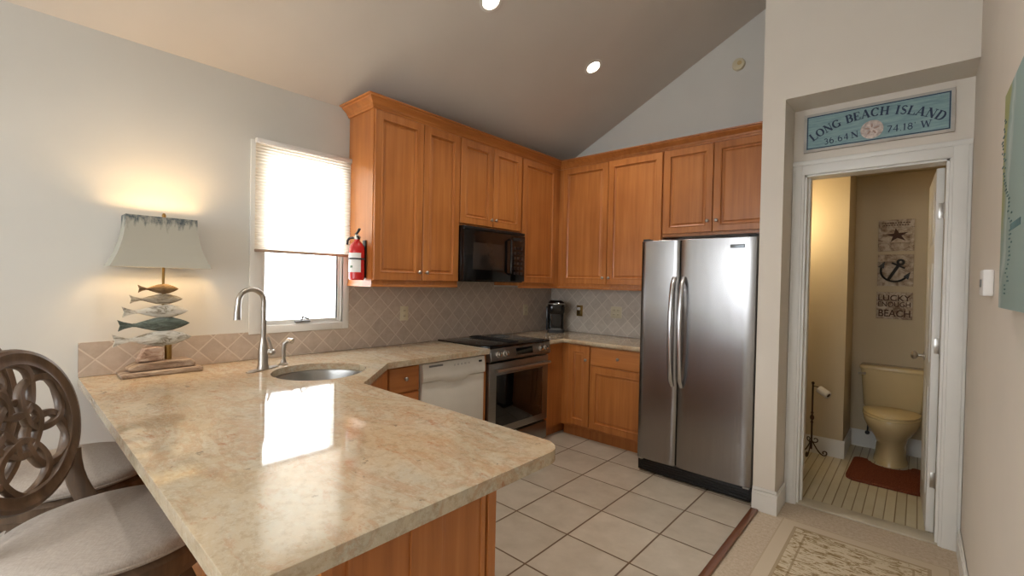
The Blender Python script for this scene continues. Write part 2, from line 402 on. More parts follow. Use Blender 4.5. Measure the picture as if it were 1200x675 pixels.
# left wall with the window opening
WY0, WY1, WZ0, WZ1 = -3.055, -2.51, 1.122, 2.25
b = MB()
for (y0, y1, z0, z1) in ((REAR, WY0, 0, 2.66), (WY1, 0.15, 0, 2.66), (WY0, WY1, 0, WZ0), (WY0, WY1, WZ1, 2.66)):
    b.box(-0.15, 0, y0, y1, z0, z1)
struct(b, 'wall_left', m_['wall'], smooth=0)
b = MB(); b.prism([(-0.15, 0), (2.34, 0), (2.34, cz(2.34)+.03), (-0.15, cz(-0.15)+.03)], 0.0, 0.12, 'y'); struct(b, 'wall_back', m_['wall'], smooth=0)
# stub wall beside the fridge, header and the recessed doorway wall
XC, XL, D1, D2, SO = 2.4634, 2.336, -0.901, -0.6266, 2.605
XA, XB, DH = 2.534, 3.2221, 2.173
b = MB(); b.box(XL, XC, D1, 0.12, 0, SO)
b.prism([(XL, SO), (XR, SO), (XR, cz(XR)+.03), (XL, cz(XL)+.03)], D1, 0.12, 'y')
struct(b, 'wall_hall', m_['hall'], smooth=0)
b = MB(); b.box(XC, XA, D2, D2+0.12, 0, SO); b.box(XB, XR, D2, D2+0.12, 0, SO); b.box(XA, XB, D2, D2+0.12, DH, SO); struct(b, 'wall_doorway', m_['hall'], smooth=0)
b = MB(); b.box(XR, XR+0.12, REAR, 1.25, 0, 4.4); struct(b, 'wall_right', m_['hall'], smooth=0)
b = MB()  # unseen rear wall with two tall windows added to let light in
RW = ((0.3, 1.6), (1.8, 3.1))
b.prism([(-0.15, 2.55), (XR+.1, 2.55), (XR+.1, cz(XR+.1)+.03), (-0.15, cz(-.15)+.03)], REAR-0.12, REAR, 'y')
for x0, x1 in ((-0.15, 0.3), (1.6, 1.8), (3.1, XR+.1)): b.box(x0, x1, REAR-.12, REAR, 0, 2.55)
for x0, x1 in RW: b.box(x0, x1, REAR-.12, REAR, 0, 1.0); b.box(x0, x1, REAR-.12, REAR, 2.4, 2.55)
struct(b, 'wall_rear', m_['wall'], smooth=0)
b = MB(); b.prism([(-0.15, cz(-.15)), (XR+.12, cz(XR+.12)), (XR+.12, cz(XR+.12)+.12), (-0.15, cz(-.15)+.12)], REAR-.12, 0.12, 'y'); struct(b, 'ceiling', m_['ceil'], 'sloped beige cathedral ceiling', smooth=0)
# bathroom shell
b = MB(); b.box(1.7, XR, 1.1, 1.2, 0, 2.5); struct(b, 'wall_bathroom_back', m_['bath'], smooth=0)
b = MB(); b.box(1.7, 2.66, 0.585, 1.1, 0, 2.5); struct(b, 'wall_bathroom_front', m_['bath'], 'boxed out bathroom wall beside the toilet', smooth=0)
b = MB(); b.box(1.6, 1.7, 0.12, 1.1, 0, 2.5); struct(b, 'wall_bathroom_left', m_['bath'], smooth=0)
b = MB(); b.box(1.6, XR, 0.12, 1.2, 2.46, 2.5); b.box(XC, XR, D2+.12, 0.12, 2.46, 2.5); struct(b, 'ceiling_bathroom', m_['bath'], smooth=0)
# cooler skirting boards
def skirt(name, segs, h=0.13):
    b = MB()
    for (x0, x1, y0, y1) in segs:
        b.box(x0, x1, y0, y1, 0.0, h-0.02); 
        dx, dy = (0.004 if x1-x0 < 0.03 else 0), (0.004 if y1-y0 < 0.03 else 0)
        b.box(x0+dx, x1-dx, y0+dy, y1-dy, h-0.02, h)
    struct(b, name, m_['trim'], smooth=0)
skirt('baseboard_hall', [(XL, XC+0.016, D1-0.016, D1), (XC, XC+0.016, D1, D2-.03)])
skirt('trim_6', [(XL, XC+0.010, D1-0.010, D1)], 0.15)
skirt('baseboard_right', [(XR-0.016, XR, REAR, D2-0.02)])
skirt('baseboard_bathroom', [(1.7, 2.66+.014, 0.571, 0.585), (2.66, 2.674, 0.585, 1.1), (2.674, XR, 1.086, 1.1)], 0.15)
skirt('baseboard_left', [(0, 0.016, REAR, -3.92)])
# doorway casing and jamb
b = MB()
for x0, x1 in ((XC+0.002, XA), (XB, XR-0.002)):
    b.box(x0, x1, D2-0.02, D2, 0, DH+0.09, 0.004); b.box(x0+0.014, x1-0.014, D2-0.026, D2-.019, 0, DH+0.09, 0.003)
b.box(XC+0.002, XR-0.002, D2-0.021, D2, DH, DH+0.09, 0.004); b.box(XC+0.002, XR-0.002, D2-0.028, D2-.019, DH+0.062, DH+0.092, 0.004)
b.box(XA-0.001, XA+0.012, D2-.004, D2+0.12, 0, DH); b.box(XB-0.012, XB+0.001, D2-.004, D2+0.12, 0, DH); b.box(XA, XB, D2-.004, D2+0.12, DH-0.012, DH)
b.box(XA+0.012, XA+0.024, D2+.05, D2+0.08, 0, DH-.012)
struct(b, 'trim_1', m_['trim'], 'white casing round the bathroom doorway')
b = MB(); b.box(XA, XB, D2-.01, D2+0.12, 0, 0.012, 0.004); struct(b, 'trim_2', plain('pale_saddle', (196, 186, 164), 0.4), 'pale saddle under the bathroom doorway')
b = MB(); b.box(2.335, 2.378, REAR, D1-0.02, 0, 0.014, 0.005); struct(b, 'trim_3', m_['dark_strip'], 'dark wooden strip between tile and hall floor')
# open bathroom door
HX, HY = XB-0.014, D2+0.124
door = bpy.data.objects.new('door_1', None); C.objects.link(door); door['kind'] = 'structure'; door['label'] = 'white bathroom door standing open'
door.location = (HX, HY, 0); door.rotation_euler = (0, 0, math.radians(2.0))
b = MB(); W_ = 0.66; T_ = 0.036
b.box(-T_, 0, 0, W_, 0.012, 2.15, 0.002)
for side in (-T_-0.004, 0.0):
    for (y0, y1) in ((0.1, 0.31), (0.36, 0.57)):
        for (z0, z1) in ((0.2, 0.85), (1.0, 1.6), (1.72, 2.03)):
            b.box(side, side+0.004, y0, y1, z0, z1, 0.002)
b.build('door_panel', m_['trim'], door, world=False)
b = MB(); 
for sgn, x in ((-1, -T_), (1, 0)):
    b.lathe([(0.032, 0), (0.03, sgn*0.006), (0.011, sgn*0.01), (0.011, sgn*0.035), (0.026, sgn*0.045), (0.03, sgn*0.06), (0.018, sgn*0.072), (0, sgn*0.074)], (x, W_-0.07, 0.985), 24, 'x')
k = b.build('door_knob', m_['nickel'], door, world=False)
for z in (0.32, 1.11, 1.90):
    b = MB(); b.box(-T_+0.012, -0.001, -0.003, 0.0, z-0.045, z+0.045, 0.001); b.tube([(0.002, -0.006, z-0.047), (0.002, -0.006, z+0.047)], 0.006, 10); b.build('hinge', m_['nickel'], door, world=False)

# kitchen window: casing, sash, panes, crank
win = bpy.data.objects.new('window_1', None); C.objects.link(win); win.location = (0, -2.78, 1.12); win['kind'] = 'structure'; win['label'] = 'white framed kitchen window above the counter'
b = MB(); cy0, cy1, cz0, cz1 = -3.125, -2.462, 1.073, 2.285
for a in ((cy0, WY0, cz0, cz1), (WY1, cy1, cz0, cz1), (WY0, WY1, cz0, WZ0), (WY0, WY1, WZ1, cz1)): b.box(0.0, 0.015, *a, 0.003)
b.build('window_casing', m_['trim'], win)
b = MB()
for a in ((WY0, WY0+.008, WZ0, WZ1), (WY1-.008, WY1, WZ0, WZ1), (WY0+.008, WY1-.008, WZ0, WZ0+.008), (WY0+.008, WY1-.008, WZ1-.008, WZ1)): b.box(-0.148, 0.0, *a)
for a in ((WY0+.008, WY0+.028, WZ0+.008, WZ1-.008), (WY1-.028, WY1-.008, WZ0+.008, WZ1-.008), (WY0+.028, WY1-.028, WZ0+.008, WZ0+.03), (WY0+.028, WY1-.028, WZ1-.03, WZ1-.008)): b.box(-0.04, -0.012, *a, 0.003)
b.build('window_frame', m_['trim'], win)
b = MB(); b.box(-0.0165, -0.0125, WY0+.026, WY1-.026, WZ0+.028, WZ1-.028); b.build('pane', m_['glass'], win)
b = MB(); b.box(-0.011, 0.012, -2.84, -2.74, WZ0+.009, WZ0+.022, 0.004); b.tube([(0.0, -2.80, WZ0+.018), (0.006, -2.79, WZ0+.045), (0.006, -2.75, WZ0+.032)], 0.006, 8); b.ball((0.006, -2.79, WZ0+.045), 0.009, 10)
b.build('window_crank', m_['grey'], win)
for i, (x0, x1) in enumerate(RW):  # unseen rear windows, put in for the light they admit
    wn_ = bpy.data.objects.new('window_%d' % (i+2), None); C.objects.link(wn_); wn_.location = ((x0+x1)/2, REAR, 1.0); wn_['kind'] = 'structure'
    b = MB()
    for a in ((x0, x0+.05, 1.0, 2.4), (x1-.05, x1, 1.0, 2.4), (x0, x1, 1.0, 1.06), (x0, x1, 2.34, 2.4), (x0, x1, 1.68, 1.72)): b.box(a[0], a[1], REAR-.1, REAR-.04, a[2], a[3])
    b.build('window_frame', m_['trim'], wn_)
    b = MB(); b.box(x0+.04, x1-.04, REAR-.075, REAR-.07, 1.05, 2.35); b.build('pane', m_['glass'], wn_)

# pleated shade over the window
bl = thing('pleated_shade', (0.03, -2.785, 1.59), 'cream pleated window shade lowered over the upper half of the kitchen window', 'window shade')
b = MB(); y0, y1 = -3.106, -2.468; rows = []; n = 70
for i in range(n+1):
    z = 1.605+(2.265-1.605)*i/n; x = 0.031+(0.008 if i % 2 else 0.0); rows.append([(x, y0, z), (x, y1, z)])
b.strip(rows); b.build('pleated_fabric', m_['blind'], bl, smooth=0)
b = MB(); b.box(0.0225, 0.052, y0, y1, 2.262, 2.292, 0.003); b.build('head_rail', m_['paper'], bl)
b = MB(); b.box(0.026, 0.048, y0, y1, 1.588, 1.606, 0.003); b.build('bottom_rail', plain('beige_rail', (170, 146, 126), 0.5), bl)

# backsplashes
b = MB(); b.box(0.0005, 0.009, -3.895, cy0-.001, 0.916, 1.0865); b.box(0.0005, 0.009, cy0-.001, cy1+.001, 0.916, cz0-.001); b.box(0.0005, 0.009, cy1+.001, -0.009, 0.916, 1.384); b.box(0.0005, 0.009, -1.698, -0.944, 1.384, 1.4285)
struct(b, 'trim_4', m_['bs_w'], 'tan diagonal tile backsplash along the left wall', smooth=0)
b = MB(); b.box(0.0095, 2.33, -0.009, -0.0005, 0.916, 1.384); struct(b, 'trim_5', m_['bs_n'], 'tan diagonal tile backsplash along the back wall', smooth=0)

# ------------------------------------------------------------------ cabinets
def WP(side, u, n, z): return (n, u, z) if side == 'W' else (u, -n, z)
def wbox(b, side, u0, u1, n0, n1, z0, z1, bev=0):
    p, q = WP(side, u0, n0, z0), WP(side, u1, n1, z1); b.box(p[0], q[0], p[1], q[1], p[2], q[2], bev)
def frame_panel(b, fn, u0, u1, z0, z1, n0, kind='door'):
    """concentric-rectangle raised frame with a sunk centre panel; fn(u, n, z) -> world"""
    if kind == 'door': prof = [(0, 0), (0, 0.016), (0.003, 0.019), (0.050, 0.019), (0.054, 0.0215), (0.058, 0.0215), (0.061, 0.008), (0.068, 0.005), (0.074, 0.005), (0.084, 0.0105)]
    else: prof = [(0, 0), (0, 0.014), (0.006, 0.019), (0.012, 0.0195)]
    rings = []
    for ins, h in prof:
        rings.append([fn(u, n0+h, z) for u, z in ((u0+ins, z0+ins), (u1-ins, z0+ins), (u1-ins, z1-ins), (u0+ins, z1-ins))])
    b.loft(rings)
def knob(fn, u, n, z, parent):
    b = MB(); a = Vector(fn(u, n, z)); d = (Vector(fn(u, n+1, z))-a).normalized()
    rings = []
    e1 = Vector((0, 0, 1)); e2 = d.cross(e1)
    for r, t in ((0.006, -0.002), (0.005, 0.012), (0.009, 0.015), (0.0135, 0.019), (0.0135, 0.023), (0.008, 0.028), (0.001, 0.0285)):
        rings.append([a+d*t+(e1*math.cos(2*PI*k/16)+e2*math.sin(2*PI*k/16))*r for k in range(16)])
    b.loft(rings); return b.build('knob', m_['nickel'], parent)
def cabinet(label, side, u0, u1, z0, z1, depth, doors, group=None, cat='cabinet', rail=True, name='wall_cabinet', toe=0, notch=0.0):
    root = thing(name, WP(side, (u0+u1)/2, 0.01 if toe == 0 else 0.0, z0), label, cat, group)
    b = MB()
    if toe:
        wbox(b, side, u0, u1, 0.012, depth, z0+toe, z1); wbox(b, side, u0, u1, 0.012, depth-0.05, z0, z0+toe)
    else:
        wbox(b, side, u0, u1, 0.01, depth, z0, z1)
    b.build('cabinet_body', m_['wz'], root, smooth=0)
    fn = lambda u, n, z: WP(side, u, n, z)
    for d in doors:
        b = MB(); frame_panel(b, fn, d[0], d[1], d[2], d[3], depth+0.0005, d[4])
        o = b.build(d[5] if len(d) > 5 and d[5] else ('door' if d[4] == 'door' else 'drawer_front'), m_['wz'] if d[4] == 'door' else (m_['wy'] if side == 'W' else m_['wx']), root, smooth=0)
        if len(d) > 6 and d[6]: knob(fn, d[6][0], depth+0.0195, d[6][1], o)
    return root
DEP = 0.33
g = 0.003
cabinet('tall cherry wall cabinet with two doors beside the window, extinguisher on its side', 'W', -2.474, -1.702, 1.400, 2.600, DEP,
        [(-2.469, -2.064-g, 1.428, 2.585, 'door', None, (-2.10, 1.49)), (-2.064+g, -1.708, 1.428, 2.585, 'door', None, (-2.030, 1.49))])
cabinet('short two door cherry wall cabinet directly above the black microwave', 'W', -1.700, -0.942, 1.884, 2.600, DEP,
        [(-1.695, -1.322-g, 1.902, 2.585, 'door', None, (-1.35, 1.96)), (-1.322+g, -0.947, 1.902, 2.585, 'door', None, (-1.295, 1.96))])
cabinet('single door cherry wall cabinet in the corner right of the microwave', 'W', -0.940, -0.008, 1.400, 2.600, DEP,
        [(-0.928, -0.405, 1.428, 2.585, 'door', None, None)])
cabinet('two door cherry wall cabinet above the coffee maker, left of the refrigerator', 'N', DEP+.002, 1.438, 1.400, 2.600, DEP,
        [(0.385, 0.905-g, 1.428, 2.585, 'door', None, (0.872, 1.49)), (0.905+g, 1.432, 1.428, 2.585, 'door', None, (0.938, 1.49))])
cabinet('short two door cherry wall cabinet directly above the steel refrigerator', 'N', 1.440, 2.333, 1.847, 2.600, DEP,
        [(1.446, 1.858-g, 1.872, 2.585, 'door', None, (1.823, 1.96)), (1.858+g, 2.30, 1.872, 2.585, 'door', None, (1.893, 1.96))])
def sweep(b, path, prof, side=1):
    """mitred sweep of (out, z) profile along a 2-D path, out = distance to the right-hand side"""
    rings = []; n = len(path)
    for i, p in enumerate(path):
        p = Vector(p); nn = []
        if i > 0: d = (p-Vector(path[i-1])).normalized(); nn.append(Vector((d.y, -d.x)))
        if i < n-1: d = (Vector(path[i+1])-p).normalized(); nn.append(Vector((d.y, -d.x)))
        m = sum(nn, Vector((0, 0))); m = m/m.length; m = m/ m.dot(nn[0])
        rings.append([(p.x+m.x*o*side, p.y+m.y*o*side, z) for o, z in prof])
    b.loft(rings)
fr = DEP+0.001
path = [(0.012, -2.476), (fr, -2.476), (fr, -fr), (2.333, -fr)]
b = MB(); sweep(b, path, [(0.0, 2.588), (0.012, 2.588), (0.016, 2.600), (0.022, 2.604), (0.026, 2.616), (0.052, 2.637), (0.060, 2.641), (0.064, 2.650), (0.080, 2.652), (0.082, 2.6600), (0.0, 2.6600)])
o = b.build('crown_moulding', m_['wy'], smooth=30); tag(o, 'stepped cherry crown moulding running along the top of all wall cabinets', 'moulding')
b = MB()
sweep(b, [(0.012, -2.474), (DEP, -2.474), (DEP, -1.703)], [(-0.016, 1.381), (0.004, 1.381), (0.006, 1.388), (0.004, 1.3995), (-0.016, 1.3995)])
o = b.build('light_rail', m_['wy'], smooth=30); tag(o, 'cherry light rail under the tall cabinet beside the window', 'moulding')
b = MB()
sweep(b, [(DEP, -0.939), (DEP, -DEP), (1.436, -DEP)], [(-0.016, 1.378), (0.004, 1.378), (0.006, 1.386), (0.004, 1.3995), (-0.016, 1.3995)])
o = b.build('light_rail', m_['wy'], smooth=30); tag(o, 'cherry light rail under the corner wall cabinets right of the microwave', 'moulding')

# base cabinets
BD = 0.59; BT = 0.872
cabinet('cherry base cabinet with drawers between the diagonal sink cabinet and the white dishwasher', 'W', -2.515, -2.262, 0, BT, BD,
        [(-2.505, -2.268, 0.695, 0.862, 'drawer', None, (-2.385, 0.785)), (-2.505, -2.268, 0.44, 0.685, 'drawer', None, (-2.385, 0.56)), (-2.505, -2.268, 0.13, 0.43, 'drawer', None, (-2.385, 0.28))], name='base_cabinet', toe=0.1)
b = MB(); b.box(0.012, BD+0.02, -1.658, -1.634, 0, BT); o = b.build('filler_panel', m_['wz'], smooth=0); tag(o, 'narrow cherry end panel between the dishwasher and the range', 'panel')
root = cabinet('cherry corner base cabinet with a plain narrow face right of the range', 'W', -0.862, -0.02, 0, BT, BD, [], name='base_cabinet', toe=0.1)
cabinet('cherry base cabinet with one narrow door in the back corner', 'N', BD+0.002, 0.905, 0, BT, BD,
        [(0.672, 0.900, 0.125, 0.862, 'door', None, (0.872, 0.74))], name='base_cabinet', toe=0.1)
cabinet('cherry base cabinet with a drawer above a door, beside the refrigerator', 'N', 0.907, 1.500, 0, BT, BD,
        [(0.914, 1.492, 0.702, 0.862, 'drawer', None, (1.195, 0.785)), (0.914, 1.492, 0.125, 0.690, 'door', None, (1.462, 0.62))], name='base_cabinet', toe=0.1)
# diagonal sink cabinet
root = thing('sink_base_cabinet', (0.5, -2.75, 0), 'diagonal cherry sink cabinet under the stainless sink', 'cabinet')
b = MB(); poly = [(0.012, -2.517), (BD, -2.517), (1.0, -2.927), (1.0, -3.60), (0.012, -3.60)]
# open-topped shell round the sink bowl
for (p, q) in zip(poly, poly[1:]+poly[:1]):
    p, q = Vector(p), Vector(q); d = (q-p).normalized(); nn = Vector((d.y, -d.x))*0.016
    # inward side for this clockwise loop
    b.loft([[(p.x, p.y, z), (p.x+nn.x, p.y+nn.y, z), (q.x+nn.x, q.y+nn.y, z), (q.x, q.y, z)] for z in (0.0, BT)])
b.build('cabinet_body', m_['wz'], root, smooth=0)
dd = Vector((0.7071, -0.7071, 0)); nn = Vector((0.7071, 0.7071, 0)); o0 = Vector((BD, -2.517, 0))
fn = lambda u, n, z: tuple(o0+dd*u+nn*n+Vector((0, 0, z)))
b = MB(); frame_panel(b, fn, 0.03, 0.55, 0.695, 0.862, 0.001, 'drawer'); b.build('false_drawer_front', m_['wz'], root, smooth=0)
for u0, u1, ku in ((0.03, 0.287, 0.26), (0.293, 0.55, 0.32)):
    b = MB(); frame_panel(b, fn, u0, u1, 0.12, 0.685, 0.001, 'door'); q = b.build('door', m_['wz'], root, smooth=0); knob(fn, ku, 0.02, 0.62, q)
# peninsula cabinet
root = thing('peninsula_cabinet', (1.5, -3.3, 0), 'cherry panelled base cabinet carrying the granite peninsula', 'cabinet')
b = MB(); b.box(1.002, 1.98, -3.60, -2.98, 0.1, BT); b.box(1.002, 1.95, -3.57, -3.03, 0, 0.1); b.build('cabinet_body', m_['wz'], root, smooth=0)
fn = lambda u, n, z: (n, u, z)
b = MB(); b.box(1.9805, 1.986, -3.610, -2.976, 0.0, BT)
for y0, y1, t in ((-3.012, -2.974, 2.006), (-3.042, -3.02, 2.0), (-3.215, -3.20, 1.996), (-3.335, -3.215, 2.002), (-3.535, -3.518, 1.996), (-3.612, -3.58, 2.002)):
    b.box(1.984, t, y0, y1, 0.0, BT, 0.002)
b.box(1.984, 2.0, -3.58, -3.012, 0.0, 0.11, 0.003); b.box(1.984, 1.994, -3.2, -3.042, 0.11, BT, 0.001); b.box(1.984, 1.994, -3.518, -3.335, 0.11, BT, 0.001)
b.build('end_panel', m_['wz'], root, smooth=0)
b = MB(); b.box(1.002, 1.985, -3.610, -3.6005, 0.0, BT)
for x in (1.04, 1.28, 1.52, 1.76, 1.955): b.box(x-.02, x+.02, -3.617, -3.609, 0, BT, 0.002)
b.build('back_panel', m_['wz'], root, smooth=0)
fn = lambda u, n, z: (u, -2.98+n, z)
for u0, u1 in ((1.06, 1.50), (1.51, 1.95)):
    b = MB(); frame_panel(b, fn, u0, u1, 0.12, 0.862, 0.0005, 'door'); q = b.build('door', m_['wz'], root, smooth=0); knob(fn, u1-.03 if u0 < 1.3 else u0+.03, 0.02, 0.76, q)

# ------------------------------------------------------------------ countertops
CT0, CT1 = 0.874, 0.914
def arc(c, r, a0, a1, n=8): return [(c[0]+r*math.cos(math.radians(a0+(a1-a0)*i/n)), c[1]+r*math.sin(math.radians(a0+(a1-a0)*i/n))) for i in range(n+1)]
sink_pts = [(.56, -3.205), (.43, -3.135), (.355, -3.02), (.37, -2.86), (.46, -2.755), (.60, -2.685), (.70, -2.715), (.80, -2.80), (.865, -2.93), (.862, -3.05), (.80, -3.15), (.68, -3.205)]
def chaikin(p, k=3):
    for _ in range(k):
        q = []
        for a, c in zip(p, p[1:]+p[:1]): q += [(a[0]*.75+c[0]*.25, a[1]*.75+c[1]*.25), (a[0]*.25+c[0]*.75, a[1]*.25+c[1]*.75)]
        p = q
    return p
SK = chaikin(sink_pts, 2)
def slab(outer, hole, z0, z1, name, mat, bev=0.016):
    bm = bmesh.new(); es = []
    for loop in ([outer, hole] if hole else [outer]):
        vs = [bm.verts.new((x, y, z1)) for x, y in loop]
        es += [bm.edges.new((vs[i], vs[(i+1) % len(vs)])) for i in range(len(vs))]
    r = bmesh.ops.triangle_fill(bm, use_beauty=True, use_dissolve=False, edges=es)
    fs = [f for f in bm.faces]
    e = bmesh.ops.extrude_face_region(bm, geom=fs)
    bmesh.ops.translate(bm, vec=(0, 0, z0-z1), verts=[v for v in e['geom'] if isinstance(v, bmesh.types.BMVert)])
    q = MB(); q.bm.free(); q.bm = bm
    return q.build(name, mat, bevel=bev, smooth=40)
outer = [(0.001, -3.895), (2.279, -3.895)] + [] 
outer = [(0.001, -3.895)] + arc((2.249, -3.865), 0.03, -90, 0, 5) + arc((2.199, -3.027), 0.08, 0, 90, 8) + [(1.057, -2.947), (0.65, -2.540), (0.65, -1.634), (0.001, -1.634)]
o = slab(outer, SK, CT0, CT1, 'countertop', m_['granite']); tag(o, 'large tan veined granite countertop of the peninsula, running past the sink to the range', 'countertop')
o = slab([(0.001, -0.862), (0.65, -0.862), (0.65, -0.65), (1.503, -0.65), (1.503, -0.001), (0.001, -0.001)], None, CT0, CT1, 'countertop', m_['granite']); tag(o, 'small granite corner countertop between the range and the refrigerator', 'countertop')

# sink bowl
cxs = sum(p[0] for p in SK)/len(SK); cys = sum(p[1] for p in SK)/len(SK)
root = thing('kitchen_sink', (cxs, cys, 0.70), 'rounded undermount stainless steel sink set in the granite beside the faucet', 'sink')
b = MB(); rings = []
def scaled(s, z): return [(cxs+(x-cxs)*s, cys+(y-cys)*s, z) for x, y in SK]
for s_, z in ((1.04, 0.8735), (1.04, 0.871), (1.0, 0.871), (0.985, 0.86), (0.965, 0.74), (0.93, 0.715), (0.8, 0.70), (0.15, 0.695)): rings.append(scaled(s_, z))
b2 = MB(); b2.loft(rings, cap=False)
b2.bm.verts.ensure_lookup_table(); b2.bm.faces.new([b2.bm.verts[len(SK)*(len(rings)-1)+i] for i in range(len(SK))])
b2.build('bowl', m_['sink'], root, smooth=50)
b = MB(); b.lathe([(0.045, 0.697), (0.045, 0.702), (0.03, 0.701), (0.03, 0.698)], (cxs, cys, 0), 24); b.build('drain', m_['chrome'], root)

# faucet
FX, FY = 0.376, -3.171
root = thing('kitchen_faucet', (FX, FY, CT1), 'brushed nickel gooseneck kitchen faucet standing behind the sink', 'faucet')
b = MB(); pd = Vector((-0.514, 0.858, 0)); pn = Vector((0.858, 0.514, 0)); ring = []
for k in range(32):
    a = 2*PI*k/32; q = pd*0.115*math.copysign(abs(math.cos(a))**.7, math.cos(a))+pn*0.028*math.copysign(abs(math.sin(a))**.7, math.sin(a)); ring.append((FX+q.x, FY+q.y))
b.loft([[(x, y, z) for x, y in ring] for z in (CT1+.0005, CT1+.006)]); b.build('deck_plate', m_['nickel'], root, bevel=0.002)
b = MB(); b.lathe([(0.030, .006), (0.030, .012), (0.026, .03), (0.0265, .10), (0.022, .13), (0.016, .165), (0.0145, .18)], (FX, FY, CT1), 28); b.build('faucet_body', m_['nickel'], root)
sd = Vector((0.02, -0.999, 0)); R_ = 0.064; zc = CT1+0.385
pts = [(FX, FY, CT1+0.17), (FX, FY, CT1+0.28)]
for i in range(17):
    a = PI*i/16; pts.append((FX+sd.x*R_*(1-math.cos(a)), FY+sd.y*R_*(1-math.cos(a)), zc+R_*math.sin(a)))
ex = Vector((FX, FY, 0))+sd*2*R_
pts += [(ex.x+sd.x*.003, ex.y+sd.y*.003, zc-0.03)]
b = MB(); b.tube(pts, 0.0135, 16); b.tube([(ex.x+sd.x*.003, ex.y+sd.y*.003, zc-0.028), (ex.x+sd.x*.006, ex.y+sd.y*.006, zc-0.10)], [0.0145, 0.0185], 16); b.build('spout', m_['nickel'], root)
b = MB(); hd = Vector((0.45, 0.89, 0)).normalized(); p = Vector((FX, FY, CT1+0.095)); b.tube([p, p+hd*.045], [0.015, 0.017], 14); q = p+hd*0.045; b.ball(q, 0.0185, 14)
b.tube([q, q+Vector((0, 0, 0.035))-hd*0.006, q+Vector((0, 0, 0.085))-hd*.022], [0.009, 0.007, 0.006], 10); b.build('handle', m_['nickel'], root)
root = thing('side_sprayer', (0.30, -3.03, CT1), 'small brushed nickel side sprayer between the faucet and the sink', 'sprayer')
b = MB(); b.lathe([(0.026, .0005), (0.026, .006), (0.016, .014), (0.014, .03)], (0.30, -3.03, CT1), 20); b.build('holder', m_['nickel'], root)
b = MB(); b.tube([(0.30, -3.03, CT1+.028), (0.30, -3.03, CT1+.09), (0.302, -3.026, CT1+.125), (0.318, -3.008, CT1+.145), (0.34, -2.995, CT1+.14)], [0.011, 0.013, 0.014, 0.015, 0.017], 14); b.build('spray_head', m_['nickel'], root)

# ------------------------------------------------------------------ dishwasher
root = thing('dishwasher', (0.3, -1.96, 0), 'white dishwasher under the counter left of the range', 'dishwasher')
y0, y1 = -2.256, -1.664
b = MB(); b.box(0.03, 0.58, y0, y1, 0.1, 0.868); b.box(0.1, 0.55, y0, y1, 0.002, 0.1); b.build('dishwasher_body', m_['white_app'], root, smooth=0)
b = MB(); b.box(0.582, 0.622, y0+.002, y1-.002, 0.10, 0.735, 0.006); b.build('door', m_['white_app'], root)
b = MB(); rows = []
ny = 24
for j in range(ny+1):
    y = y0+.002+(y1-y0-.004)*j/ny; t = (j/ny-.5)*2; sag = 0.030*max(0, 1-(t/0.42)**2)**0.5 if abs(t) < .42 else 0
    rows.append([(0.582, y, 0.738-sag), (0.628, y, 0.738-sag), (0.634, y, 0.75-sag*.9), (0.632, y, 0.80), (0.622, y, 0.862), (0.582, y, 0.864)])
b.loft(rows); o = b.build('control_panel', m_['white_app'], root, smooth=30)
b = MB(); b.box(0.6225, 0.629, -2.20, -2.08, 0.835, 0.848, 0.001); b.build('label_strip', m_['grey'], o)
b = MB(); b.box(0.623, 0.633, -1.73, -1.70, 0.822, 0.836, 0.001); b.build('badge', m_['blackmat'], o)
b = MB()
for k in range(5): b.box(0.6265, 0.6315, -1.98+k*.035, -1.965+k*.035, 0.822, 0.836, 0.001)
b.build('button', plain('pale_button', (196, 192, 184), 0.4), o)

# ------------------------------------------------------------------ range
root = thing('range', (0.33, -1.248, 0), 'slide-in stainless steel electric range with black glass cooktop', 'stove')
ry0, ry1 = -1.628, -0.868
b = MB(); b.box(0.03, 0.60, ry0, ry1, 0.03, 0.905); b.build('range_body', m_['black'], root, smooth=0)
b = MB(); b.box(0.012, 0.645, ry0-.004, ry1+.004, 0.906, 0.924, 0.004); b.build('cooktop', m_['glass_black'], root)
for (x, y, r) in ((0.17, -1.45, .085), (0.46, -1.45, .11), (0.17, -1.04, .11), (0.46, -1.04, .085)):
    for rr in (r, r*.62):
        b = MB(); b.tube([(x+rr*math.cos(2*PI*k/40), y+rr*math.sin(2*PI*k/40), 0.9242) for k in range(40)], (0.0006, 0.0012), 6, closed=True); b.build('burner_ring', m_['grey'], root)
b = MB(); b.box(0.06, 0.56, -1.305, -1.195, 0.9245, 0.932, 0.003)
for k in range(16): b.box(0.075+k*.03, 0.09+k*.03, -1.295, -1.205, 0.931, 0.936, 0.001)
b.build('vent_grille', m_['blackmat'], root)
b = MB(); b.prism([(0.601, 0.80), (0.640, 0.80), (0.662, 0.815), (0.648, 0.905), (0.601, 0.905)], ry0, ry1, 'y'); panel = b.build('control_panel', m_['steel_h'], root, bevel=0.003)
nrm = Vector((0.988, 0, 0.154))
for y in (-1.545, -1.465, -1.01, -0.935):
    b = MB(); c0 = Vector((0.6545, y, 0.862)); e1 = Vector((0, 1, 0)); e2 = nrm.cross(e1)
    b.loft([[c0+nrm*t+(e1*math.cos(2*PI*k/20)+e2*math.sin(2*PI*k/20))*r for k in range(20)] for r, t in ((0.026, -0.002), (0.026, 0.004), (0.021, 0.008), (0.019, 0.026), (0.010, 0.029))]); b.build('knob', m_['chrome'], panel)
b = MB(); b.loft([[(0.6615-(z-.825)*.155+dx, y, z) for y, z in ((-1.33, .835), (-1.12, .835), (-1.12, .89), (-1.33, .89))] for dx in (-0.004, 0.003)]); b.build('display', m_['glass_black'], panel)
b = MB(); b.box(0.601, 0.638, ry0+.004, ry1-.004, 0.215, 0.79, 0.005); od = b.build('oven_door', m_['steel_h'], root)
